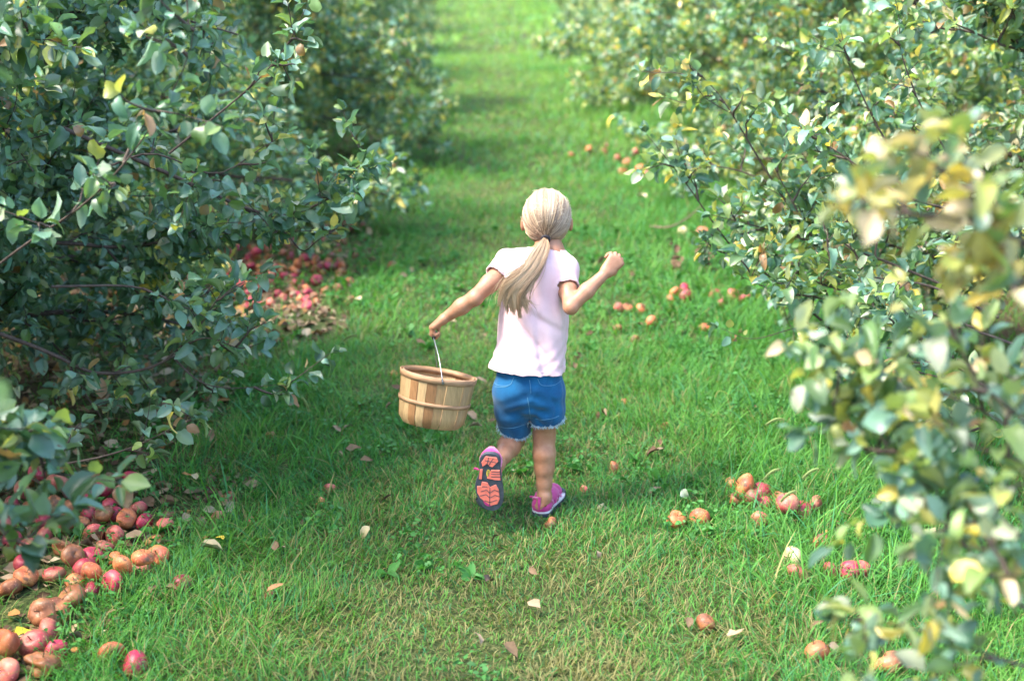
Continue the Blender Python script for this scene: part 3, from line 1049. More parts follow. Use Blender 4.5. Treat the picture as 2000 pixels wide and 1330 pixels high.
# --- joints of the child
HC = P(1068, 424, 4.62)                     # head centre
TIE = P(1066, 466, 4.535)
NECK = P(1072, 486, 4.57)
SHL, SHR = P(990, 522, 4.50), P(1104, 536, 4.50)
CHEST = P(1046, 560, 4.49)
BELLY = P(1040, 650, 4.45)
PELV = P(1034, 735, 4.42)
ELL, WRL, HAL = P(929, 580, 4.40), P(868, 622, 4.43), P(848, 640, 4.44)
ELR, WRR, HAR = P(1115, 598, 4.37), P(1184, 532, 4.42), P(1204, 508, 4.43)
HIPL, HIPR = P(1004, 762, 4.41), P(1064, 762, 4.42)
KNL, ANL = P(1006, 853, 4.50), P(972, 905, 4.31)
KNR, ANR = P(1063, 852, 4.44), P(1063, 970, 4.405)
HEELR, TOER = P(1054, 1009, 4.385), P(1082, 968, 4.55)
HEELL, TOEL = P(957, 888, 4.235), P(955, 998, 4.245)

person = empty('person', (float(G(1050, 1000)[0]), float(G(1050, 1000)[1]), 0), 0,
               'small child with a blonde ponytail running away over the grass, pink shirt, blue denim shorts', 'person')


def fingers(f, wrist, mid, across, curl_dir, knuck, thumb_dir, grip=False):
    """palm and five separate fingers; mid = palm direction, across = towards the little finger"""
    mid, across, cd = unit(mid), unit(across), unit(curl_dir)
    L = 0.050
    kn = wrist + mid * L
    for j, s in enumerate((-1.5, -0.5, 0.5, 1.5)):
        k_ = kn + across * s * 0.0135 + mid * (0.003, 0.006, 0.004, -0.003)[j]
        f.cap(wrist + across * s * 0.007 + mid * 0.004, k_, 0.0125, 0.0095, 0.010)
        l1, l2, l3 = [q * (0.95, 1.05, 0.98, 0.8)[j] for q in (0.024, 0.017, 0.014)]
        d1 = unit(mid * 0.45 + cd * 0.9)
        d2 = unit(-mid * 0.55 + cd * 0.75)
        d3 = unit(-mid * 1.0 - cd * 0.15)
        a = k_ + d1 * l1; b_ = a + d2 * l2; c_ = b_ + d3 * l3
        f.chain([k_, a, b_, c_], [0.0069, 0.0064, 0.006, 0.0055], 0.0012)
    tb = wrist + mid * 0.016 - across * 0.018
    t1 = tb + unit(mid * 0.8 + thumb_dir) * 0.024
    t2 = t1 + unit(mid * 0.6 + cd * 0.8 + across * 0.7) * 0.02
    f.chain([wrist + mid * 0.006 - across * 0.008, tb, t1, t2], [0.012, 0.0105, 0.0085, 0.007], 0.005)
    return kn


def build_body():
    h = 0.0032
    f = Field((-0.34, 4.12, -0.01), (0.42, 4.78, 1.12), h)
    # head
    f.ell(HC + [0, 0.0, 0.008], (0.070, 0.083, 0.078), 0.02)
    f.ell(HC + [0, 0.03, -0.04], (0.054, 0.056, 0.055), 0.03)
    f.cap(HC + [0, 0.06, -0.075], HC + [0, 0.055, -0.078], 0.022, 0.02, 0.03)
    f.cap(HC + [0, 0.087, -0.015], HC + [0, 0.098, -0.034], 0.006, 0.010, 0.012)      # nose
    f.cap(HC + [-0.014, 0.083, -0.056], HC + [0.014, 0.083, -0.056], 0.0055, 0.0055, 0.006)  # lips
    for s in (-1, 1):
        f.ell(HC + [s * 0.028, 0.083, -0.008], (0.015, 0.008, 0.010), 0.004, sub=True)
        f.ell(HC + [s * 0.079, 0.0, -0.024], (0.009, 0.016, 0.024), 0.006)            # ears
        f.ell(HC + [s * 0.088, 0.006, -0.024], (0.004, 0.009, 0.015), 0.004, sub=True)
        f.ell(HC + [s * 0.033, 0.072, -0.04], (0.018, 0.016, 0.018), 0.02)
    f.chain([HC + [0, 0.0, -0.055], NECK + [0, 0, 0.0], NECK + [0, -0.02, -0.03]], [0.037, 0.034, 0.042], 0.03)
    # trunk
    f.chain([NECK + [0, -0.015, -0.04], CHEST, BELLY, PELV], [0.055, 0.095, 0.088, 0.098], 0.04, (1, 0.72, 1))
    f.chain([SHL, (SHL + SHR) / 2 + [0, 0.01, 0.015], SHR], [0.034, 0.045, 0.034], 0.04)
    # arms
    f.chain([SHL, SHL * 0.45 + ELL * 0.55, ELL, ELL * 0.55 + WRL * 0.45, WRL], [0.034, 0.029, 0.0235, 0.025, 0.0165], 0.012)
    f.chain([SHR, SHR * 0.45 + ELR * 0.55, ELR, ELR * 0.55 + WRR * 0.45, WRR], [0.034, 0.029, 0.0235, 0.024, 0.0165], 0.012)
    f.ell(ELR + [0.0, -0.006, -0.004], (0.019, 0.02, 0.02), 0.012)
    f.ell(ELL + [0.0, -0.004, -0.006], (0.019, 0.02, 0.02), 0.012)
    # hands
    fingers(f, WRL, HAL - WRL + [-0.004, 0, 0.002], (0.0, -1, 0.1), (0.25, 0, -1), None, np.array([0.3, 0.8, -0.3]))
    fingers(f, WRR, HAR - WRR, unit(np.cross(HAR - WRR, [0.1, 1, 0.1])) * 1.0, (-0.25, 0.9, 0.1), None, np.array([-0.5, 0.6, 0.3]))
    # legs
    f.chain([HIPR, HIPR * 0.5 + KNR * 0.5, KNR, KNR * 0.72 + ANR * 0.28 + [0, -0.006, 0], KNR * 0.48 + ANR * 0.52 + [0, -0.003, 0], KNR * 0.22 + ANR * 0.78, ANR], [0.060, 0.048, 0.034, 0.035, 0.0300, 0.0225, 0.0190], 0.02)
    f.chain([HIPL, HIPL * 0.5 + KNL * 0.5, KNL, KNL * 0.66 + ANL * 0.34, KNL * 0.3 + ANL * 0.7, ANL], [0.060, 0.048, 0.0355, 0.036, 0.026, 0.020], 0.02)
    # feet
    for hl, to, an, up in ((HEELR, TOER, ANR, (0, 0, 1)), (HEELL, TOEL, ANL, (0.06, 1, -0.22))):
        up = unit(up)
        hp = hl + up * 0.034; tp = to + up * 0.026
        f.cap(an, hp + (to - hl) * 0.1, 0.0205, 0.018, 0.012)
        f.chain([hp + (to - hl) * 0.06, hp * 0.5 + tp * 0.5, tp - (to - hl) * 0.08], [0.018, 0.023, 0.016], 0.015, (1.15, 1, 1))
        f.cap(an, hp * 0.45 + tp * 0.55, 0.021, 0.018, 0.02)
    V, F_ = f.mesh()
    V = smooth_np(V, F_, 1, 0.35)
    m, n, b_, out = mat('skin')
    nz = noise_tex(n, 22, 5, 0.7)
    rp = ramp(n, [(0.3, (0.29, 0.13, 0.068)), (0.7, (0.41, 0.21, 0.128))], nz.outputs[0])
    n.links.new(rp.outputs[0], b_.inputs['Base Color'])
    b_.inputs['Roughness'].default_value = 0.5
    b_.inputs['Subsurface Weight'].default_value = 0.12
    b_.inputs['Subsurface Radius'].default_value = (0.010, 0.004, 0.002)
    b_.inputs['Subsurface Scale'].default_value = 0.5
    fine = noise_tex(n, 300, 3)
    bump(n, b_, fine.outputs[0], 0.1, 0.001)
    body = link('body', mesh_np('body', V, F_), m, person)
    # eyes
    me_w = plain('eye_white', (0.8, 0.78, 0.75), 0.2, 0.5, 50, 0.05, 0)
    iris = plain('iris', (0.05, 0.10, 0.14), 0.15, 0.6, 50, 0.05, 0)
    for s in (-1, 1):
        bm = bmesh.new()
        bmesh.ops.create_uvsphere(bm, u_segments=12, v_segments=8, radius=0.0095, matrix=Matrix.Translation(Vector(HC + [s * 0.028, 0.074, -0.008])))
        for fc in bm.faces:
            fc.smooth = True
        me = bpy.data.meshes.new('eye'); bm.to_mesh(me); bm.free()
        e = link('eye', me, [me_w, iris], person)
        for p in me.polygons:
            if p.center.y > HC[1] + 0.074 + 0.0082:
                p.material_index = 1


def cloth_mat(name, c1, c2, weave=900, sheen=0.2, rough=0.85, big=(6, 0.2), trans=0.0):
    m, n, b, out = mat(name)
    nz = noise_tex(n, weave, 3, 0.7)
    lg = noise_tex(n, big[0], 4, 0.6)
    mx = nd(n, 'ShaderNodeMath', operation='MULTIPLY_ADD'); mx.inputs[1].default_value = 0.4
    n.links.new(nz.outputs[0], mx.inputs[0])
    ml = nd(n, 'ShaderNodeMath', operation='MULTIPLY'); ml.inputs[1].default_value = 0.6
    n.links.new(lg.outputs[0], ml.inputs[0]); n.links.new(ml.outputs[0], mx.inputs[2])
    rp = ramp(n, [(0.35, c1), (0.62, c2)], mx.outputs[0])
    n.links.new(rp.outputs[0], b.inputs['Base Color'])
    b.inputs['Roughness'].default_value = rough
    b.inputs['Specular IOR Level'].default_value = 0.2
    b.inputs['Sheen Weight'].default_value = sheen
    bump(n, b, mx.outputs[0], big[1], 0.004)
    return m


def folds(seed, n, freq, amp, centre):
    rg = np.random.RandomState(seed)
    D = rg.normal(0, 1, (n, 3)); D /= np.linalg.norm(D, axis=1, keepdims=True)
    ph = rg.uniform(0, 6.28, n); fr = freq * rg.uniform(0.6, 1.6, n)

    def fn(X, Y, Z):
        o = 0
        for i in range(n):
            o = o + np.sin((X * D[i, 0] + Y * D[i, 1] + Z * D[i, 2] * 0.6) * fr[i] + ph[i])
        o = o / n * 2
        return amp * (1 - np.abs(o)) ** 2
    return fn


def build_shirt():
    h = 0.004
    f = Field((-0.16, 4.28, 0.40), (0.32, 4.70, 1.0), h)
    nb = NECK + [0, -0.018, -0.036]
    f.chain([nb, CHEST + [0.0, 0, 0.02]], [0.052, 0.106], 0.03, (1, 0.76, 1))
    f.chain([CHEST + [0.0, 0, 0.02], P(1042, 630, 4.46)], [0.106, 0.105], 0.03, (1, 0.76, 1))
    f.chain([P(1042, 630, 4.46), P(1030, 745, 4.42)], [0.103, 0.1345], 0.04, (1, 0.80, 0.9))
    # sleeves
    el, er = unit(ELL - SHL), unit(ELR - SHR)
    SL = SHL + el * 0.058; SR = SHR + er * 0.072 + np.array([0.004, 0, 0.0])
    f2 = Field((-0.16, 4.28, 0.40), (0.32, 4.70, 1.0), h)
    f2.chain([nb + [-0.02, 0.0, 0.004], SHL + [0.004, 0, 0.012], SL, SL + el * 0.03], [0.045, 0.046, 0.0385, 0.0375], 0.02)
    f2.cut(SL, el, 0.085)
    f3 = Field((-0.16, 4.28, 0.40), (0.32, 4.70, 1.0), h)
    f3.chain([nb + [0.02, 0.0, 0.004], SHR + [0.0, 0, 0.014], SR, SR + er * 0.03], [0.045, 0.046, 0.0365, 0.0355], 0.02)
    f3.cut(SR, er, 0.085)
    for g_ in (f2, f3):
        f.blend((slice(None),) * 3, g_.F, 0.02)
    # drape: soft folds, deeper near the hem
    zc, zh = CHEST[2], 0.46
    fo = folds(3, 5, 42, 1.0, None)
    c0 = P(1036, 680, 4.44)

    def drape(X, Y, Z):
        t = np.clip((zc - Z) / (zc - zh), 0, 1.2)
        ang = np.arctan2(Y - c0[1], X - c0[0])
        fl = 0.0045 * t * np.sin(ang * 6 + 1.2 + 2.0 * t) + 0.0032 * t * np.sin(ang * 11 + 3 - 3 * t)
        # diagonal pull from the right armpit to the middle of the back
        dg = (X - 0.03) * 0.55 + (Z - 0.72) * 0.85
        pull = 0.008 * np.exp(-((dg) / 0.011) ** 2) * np.exp(-((X - 0.105) / 0.07) ** 2) * np.exp(-((Z - 0.70) / 0.09) ** 2)
        dg2 = (X - 0.03) * 0.75 + (Z - 0.66) * 0.65
        pull2 = 0.006 * np.exp(-((dg2) / 0.010) ** 2) * np.exp(-((X - 0.06) / 0.09) ** 2)
        low = 0.0016 * np.sin(Z * 150 + 5 * np.sin(X * 22)) * np.exp(-((Z - 0.545) / 0.05) ** 2)
        return fl + pull * 1.3 + pull2 * 1.4 + 0.006 * fo(X, Y, Z) + low
    f.warp(drape)
    hem = P(1030, 724, 4.42)
    cuts = [(hem, (-0.06, -0.10, -1), 0.30), (SL, el, 0.07), (SR, er, 0.07), (NECK + [0, 0.006, -0.002], (0, 0.25, 1), 0.07)]
    for p, n_, rd in (cuts[0], cuts[3]):
        f.cut(p, n_, rd)
    V, F_ = f.mesh()
    cuts[1] = (SL, el, 0.050); cuts[2] = (SR, er, 0.046)
    V, F_ = drop_caps(V, F_, cuts[:1] + cuts[3:], h)
    V, F_ = drop_caps(V, F_, cuts[1:3], 0.0065)
    V, F_ = biggest(V, F_)
    V = smooth_np(V, F_, 2, 0.5)
    o = link('shirt', mesh_np('shirt', V, F_), cloth_mat('pale_pink_jersey', (0.64, 0.41, 0.43), (0.72, 0.51, 0.52), 700, 0.3, big=(9, 0.25)), person)
    md = o.modifiers.new('thick', 'SOLIDIFY'); md.thickness = 0.0050; md.offset = -1
    from mathutils.bvhtree import BVHTree
    bvh = BVHTree.FromPolygons([tuple(v) for v in V], [tuple(int(i) for i in q) for q in F_])
    camp = Vector((0, 0, CAM_H)); pv, pf, off = [], [], 0
    for ln in ([(952, 703), (975, 718), (1010, 729), (1055, 729), (1108, 712)],):
        q = []
        for u, v, _ in catmull(np.array([(a, b_, 0) for a, b_ in ln]), 30):
            d = (Vector(P(u, v, 4.4)) - camp).normalized()
            hit = bvh.ray_cast(camp, d)
            if hit[0] is not None:
                q.append(np.array(hit[0]))
        v_, f_, _ = tubes(catmull(q, 40)[None], np.full((1, 40), 0.0007), 4)
        link('hem_seam', mesh_np('hem_seam', v_, f_), plain('shirt_thread', (0.50, 0.34, 0.38), 0.8, 0.2), o)
    return SL, SR, el, er


def build_shorts():
    h = 0.004
    f = Field((-0.16, 4.26, 0.20), (0.30, 4.66, 0.60), h)
    f.chain([P(1034, 715, 4.43), P(1034, 752, 4.42)], [0.106, 0.112], 0.03, (1, 0.80, 1))
    kl, kr = unit(KNL - HIPL), unit(KNR - HIPR)
    EL = P(1006, 834, 4.47); ER = P(1068, 820, 4.43)
    f.chain([P(1000, 765, 4.42), P(1001, 800, 4.44), EL + kl * 0.02], [0.066, 0.062, 0.0565], 0.010, (1, 1.12, 1))
    f.chain([P(1068, 765, 4.42), P(1069, 800, 4.425), ER + kr * 0.02], [0.063, 0.058, 0.052], 0.010, (1, 1.15, 1))
    fo = folds(8, 6, 60, 1.0, None)
    f.cap(P(1034, 755, 4.42), P(1036, 778, 4.42), 0.05, 0.035, 0.03)
    f.warp(lambda X, Y, Z: 0.0045 * fo(X, Y, Z) + 0.004 * np.sin(Z * 130 + 60 * np.abs(X - 0.06)) * np.exp(-((Z - 0.40) / 0.05) ** 2) * np.exp(-((X - 0.06) / 0.07) ** 2))
    nL = unit(kl + np.array([-0.25, 0, -0.1])); nR = unit(kr + np.array([0.12, 0, 0]))
    cuts = [(EL, nL, 0.075), (ER, nR, 0.066), (P(1034, 700, 4.43), (0, 0, 1), 0.25)]
    for c in cuts:
        f.cut(*c)
    V, F_ = f.mesh()
    V, F_ = drop_caps(V, F_, cuts, h)
    V, F_ = biggest(V, F_)
    V = smooth_np(V, F_, 2, 0.5)
    m = cloth_mat('blue_denim', (0.002, 0.052, 0.15), (0.007, 0.110, 0.26), 500, 0.15, big=(14, 0.4))
    o = link('shorts', mesh_np('shorts', V, F_), m, person)
    md = o.modifiers.new('thick', 'SOLIDIFY'); md.thickness = 0.003; md.offset = -1
    from mathutils.bvhtree import BVHTree
    bvh = BVHTree.FromPolygons([tuple(v) for v in V], [tuple(int(i) for i in q) for q in F_])
    camp = Vector((0, 0, CAM_H))

    def project(us):
        out = []
        for u, v in us:
            d = Vector(P(u, v, 4.4)) - camp
            hit = bvh.ray_cast(camp, d.normalized())
            if hit[0] is not None:
                out.append(np.array(hit[0]) - np.array(d.normalized()) * 0.0008)
        return np.array(out)
    thread = plain('pale_denim_thread', (0.09, 0.24, 0.38), 0.8, 0.2)
    lines = [[(962, 742), (972, 752), (995, 752), (1003, 738)], [(966, 755), (985, 756), (998, 750)], [(1050, 740), (1058, 752), (1082, 752), (1098, 742)],
             [(1034, 742), (1036, 755), (1037, 768)], [(1030, 776), (1034, 800), (1037, 826)],
             [(971, 832), (990, 836), (1010, 834), (1036, 824)], [(1046, 818), (1060, 820), (1080, 817), (1092, 812)]]
    pv, pf, off = [], [], 0
    for ln in lines:
        q = project([tuple(x) for x in catmull(np.array([(a, b_, 0) for a, b_ in ln]), 18)[:, :2]])
        if len(q) < 4:
            continue
        q = catmull(q, 18)
        v_, f_, _ = tubes(q[None], np.full((1, 18), 0.001), 4)
        pv.append(v_); pf.append(f_ + off); off += len(v_)
    if pv:
        link('stitching', mesh_np('stitching', np.vstack(pv), np.vstack(pf)), thread, o)
    # turned hem band and frayed threads around each leg opening
    edge_cnt = {}
    for q in F_:
        for a, b_ in ((q[0], q[1]), (q[1], q[2]), (q[2], q[3]), (q[3], q[0])):
            e = (min(a, b_), max(a, b_)); edge_cnt[e] = edge_cnt.get(e, 0) + 1
    bd = sorted({i for e, c in edge_cnt.items() if c == 1 for i in e})
    rg = np.random.RandomState(2)
    paths = []
    for i in bd:
        p = V[i]
        if p[2] > 0.45:
            continue
        c = EL if p[0] < (EL[0] + ER[0]) / 2 else ER
        o_ = unit((p - c) * [1, 1, 0])
        if o_[1] > 0.55:
            continue
        for _ in range(3):
            L = rg.uniform(0.003, 0.011)
            d = unit(o_ * rg.uniform(-0.1, 0.5) + np.array([rg.normal(0, 0.4), rg.normal(0, 0.2), -1.0]))
            q = p + rg.normal(0, 0.0015, 3) + np.array([0, 0, rg.uniform(0, 0.004)])
            paths.append([q, q + d * L * 0.5 + rg.normal(0, 0.0012, 3), q + d * L + rg.normal(0, 0.002, 3)])
    paths = np.array(paths)
    fm = plain('white_fray', (0.45, 0.60, 0.70), 0.9, 0.1)
    left = paths[:, 0, 0] < (EL[0] + ER[0]) / 2
    for pp in (paths[left], paths[~left]):
        v_, f_, _ = tubes(pp, np.full(pp.shape[:2], 0.0006), 3)
        tag(link('frayed_hem', mesh_np('frayed_hem', v_, f_), fm, o), kind='stuff')


def build_hair():
    rg = np.random.RandomState(31)
    rad = np.array([0.078, 0.094, 0.091])
    td = unit((TIE - HC) / rad)
    # cap under the strands
    f = Field(HC - 0.13, HC + 0.13, 0.004)
    f.ell(HC, rad * 0.965, 0.01)
    f.ell(HC + [0.002, -0.030, -0.045], (0.046, 0.042, 0.040), 0.03)
    f.cap(TIE + [0, 0.03, 0.008], TIE + [0, 0.012, 0.002], 0.020, 0.008, 0.03)
    f.ell(HC + [0, 0.10, -0.055], (0.085, 0.085, 0.085), 0.01, sub=True)
    V, F_ = f.mesh()
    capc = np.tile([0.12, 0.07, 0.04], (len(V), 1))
    mt, n, b, out = mat('blonde_hair')
    at = nd(n, 'ShaderNodeVertexColor', layer_name='col')
    n.links.new(at.outputs[0], b.inputs['Base Color'])
    b.inputs['Roughness'].default_value = 0.42
    b.inputs['Specular IOR Level'].default_value = 0.6
    b.inputs['Anisotropic'].default_value = 0.4
    N, M = 6500, 16
    paths, cols = [], []
    t = np.linspace(0, 1, M)
    pal = np.array([[0.58, 0.43, 0.27], [0.44, 0.30, 0.175], [0.70, 0.55, 0.38], [0.29, 0.185, 0.105], [0.22, 0.13, 0.07], [0.52, 0.38, 0.27]])
    pp = [0.26, 0.22, 0.20, 0.14, 0.08, 0.10]
    cnt = 0
    while cnt < N:
        s = unit(rg.normal(0, 1, 3))
        if s[1] > 0.15 and s[2] < 0.25 + 0.35 * s[1]:
            continue
        if s[2] < -0.93:
            continue
        dot = np.clip(s @ td, -1, 1)
        if dot > 0.96:
            continue
        w_ = math.acos(dot)
        A = (np.sin((1 - t) * w_)[:, None] * s + np.sin(t * w_)[:, None] * td) / math.sin(w_)
        lift = 1.0 + rg.uniform(-0.012, 0.012) + 0.018 * np.sin(t * 3.14) * rg.rand()
        lift = lift + (np.linalg.norm((TIE - HC) / rad) - 1) * t ** 2.5
        p = HC + A * rad * lift[:, None]
        wv = rg.normal(0, 0.0012, 3) * np.sin(t * 6 + rg.rand() * 6)[:, None]
        p = p + wv
        # nape bulge so the strands gather under the skull
        e = np.clip((t - 0.8) / 0.2, 0, 1)[:, None] ** 1.5
        p = p * (1 - e) + (TIE + rg.normal(0, 0.004, 3)) * e
        paths.append(p)
        q1 = unit(np.cross(td, [1, 0.2, 0.1])); q2 = np.cross(td, q1)
        lk = int((math.atan2(s @ q1, s @ q2) + math.pi) * 17 + rg.normal(0, 0.25)) + 5
        c = (pal[np.random.RandomState(lk).choice(6, p=pp)] * 0.6 + pal[rg.choice(6, p=pp)] * 0.4) * rg.uniform(0.8, 1.15)
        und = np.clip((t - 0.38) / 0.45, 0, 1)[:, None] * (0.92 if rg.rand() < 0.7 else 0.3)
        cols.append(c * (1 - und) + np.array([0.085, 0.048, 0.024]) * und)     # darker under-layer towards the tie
        cnt += 1
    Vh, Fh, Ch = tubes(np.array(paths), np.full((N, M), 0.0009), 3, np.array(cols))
    # flyaways
    fl, fc = [], []
    for _ in range(330):
        s = unit(rg.normal(0, 1, 3))
        if s[2] < -0.1 or s[1] > 0.5:
            continue
        d = unit(np.cross(s, rg.normal(0, 1, 3)))
        L = rg.uniform(0.02, 0.05)
        p0 = HC + s * rad
        fl.append([p0 + d * L * q + s * (0.001 + 0.008 * math.sin(q * 3) * rg.rand()) - s * 0.25 * (q * L) ** 1.2 for q in np.linspace(0, 1, 8)])
        fc.append([0.7, 0.58, 0.42])
    Vf, Ff, Cf = tubes(np.array(fl), np.full((len(fl), 8), 0.00042), 3, np.array(fc))
    # ponytail
    cen = catmull(np.array([TIE, P(1060, 490, 4.44), P(1042, 522, 4.385), P(1018, 550, 4.362), P(998, 577, 4.356), P(996, 614, 4.356)]), 22)
    wprof = np.interp(np.linspace(0, 1, 22), [0, 0.12, 0.35, 0.65, 1.0], [0.006, 0.018, 0.028, 0.034, 0.022])
    dproF = wprof * 0.55
    Np, Mp = 3600, 22
    T = np.gradient(cen, axis=0); T /= np.linalg.norm(T, axis=1, keepdims=True)
    side = np.cross(T, [0, 1.0, 0]); side /= np.linalg.norm(side, axis=1, keepdims=True)
    dep = np.cross(side, T)
    pt, pc = [], []
    tt = np.linspace(0, 1, Mp)
    for i in range(Np):
        lock = rg.randint(0, 26)
        lr = np.random.RandomState(500 + lock)
        la, lb = lr.uniform(-1, 1), lr.uniform(-1, 1)
        a = la * 0.85 + rg.normal(0, 0.09); b_ = lb * 0.8 + rg.normal(0, 0.10)
        lph, lam_ = lr.uniform(0, 6.28), lr.uniform(0.006, 0.018)
        end = np.clip(lr.uniform(0.62, 1.0) + rg.normal(0, 0.05), 0.45, 1.0)
        tq = tt * end
        base = np.stack([np.interp(tq, tt, cen[:, k]) for k in range(3)], 1)
        sd_ = np.stack([np.interp(tq, tt, side[:, k]) for k in range(3)], 1)
        dp_ = np.stack([np.interp(tq, tt, dep[:, k]) for k in range(3)], 1)
        ww = np.interp(tq, tt, wprof); dd = np.interp(tq, tt, dproF)
        wave = lam_ * np.sin(tt * 7.0 + lph) * tt
        hook = (tt > 0.6) * (tt - 0.6) ** 2 * lr.uniform(-0.12, 0.26)
        curlup = (tt > 0.80) * (tt - 0.80) ** 2 * lr.uniform(-0.5, 0.45)
        p = base + sd_ * (a * ww + wave + hook)[:, None] + dp_ * (b_ * dd)[:, None]
        p[:, 2] += curlup
        p += rg.normal(0, 0.0006, 3) * tt[:, None]
        if rg.rand() < 0.07:
            p += sd_ * (rg.normal(0, 0.03) * tt ** 2)[:, None]
        pt.append(p)
        c = (pal[lr.choice(6, p=[.22, .2, .2, .16, .12, .1])] * 0.8 + pal[rg.choice(6, p=pp)] * 0.2) * 1.08
        pc.append(c * rg.uniform(0.85, 1.15))
    rr = np.interp(tt, [0, 0.85, 1], [0.0009, 0.0008, 0.0003])[None].repeat(Np, 0)
    Vp, Fp, Cp = tubes(np.array(pt), rr, 3, np.array(pc))
    VV = np.vstack([V, Vh, Vf]); o1 = len(V); o2 = o1 + len(Vh)
    hair = link('hair', mesh_np('hair', VV, np.vstack([F_, Fh + o1, Ff + o2]), np.vstack([capc, Ch, Cf])), mt, person)
    link('ponytail', mesh_np('ponytail', Vp, Fp, Cp), mt, hair)
    # elastic
    a = np.linspace(0, 2 * math.pi, 20)
    tdir = unit(cen[2] - cen[0]); s1 = unit(np.cross(tdir, [0, 1, 0.2])); s2 = np.cross(tdir, s1)
    loop = np.array([TIE + tdir * 0.010 + (s1 * math.cos(x) + s2 * math.sin(x)) * 0.0125 for x in a])
    v_, f_, _ = tubes(loop[None], np.full((1, 20), 0.0042), 6)
    link('hair_tie', mesh_np('hair_tie', v_, f_), plain('black_elastic', (0.015, 0.013, 0.02), 0.7), person)


def prism(poly, z0, z1, inset=0.0):
    n = len(poly)
    p = np.array(poly, float)
    c = p.mean(0)
    V = [(x, y, z0) for x, y in p] + [(x, y, z1) for x, y in (p + (c - p) * inset)]
    F = [list(range(n))[::-1], [n + i for i in range(n)]] + [[i, (i + 1) % n, n + (i + 1) % n, n + i] for i in range(n)]
    return V, F


def mesh_list(name, items, M4=None, smooth=False, bevel=None):
    me = bpy.data.meshes.new(name)
    V, F = [], []
    for v, f in items:
        o = len(V)
        V += [tuple(x) for x in v]
        F += [[i + o for i in q] for q in f]
    if M4 is not None:
        V = [tuple(M4 @ Vector(x)) for x in V]
    me.from_pydata(V, [], F)
    if smooth:
        me.polygons.foreach_set('use_smooth', np.full(len(me.polygons), True))
    me.update()
    return me


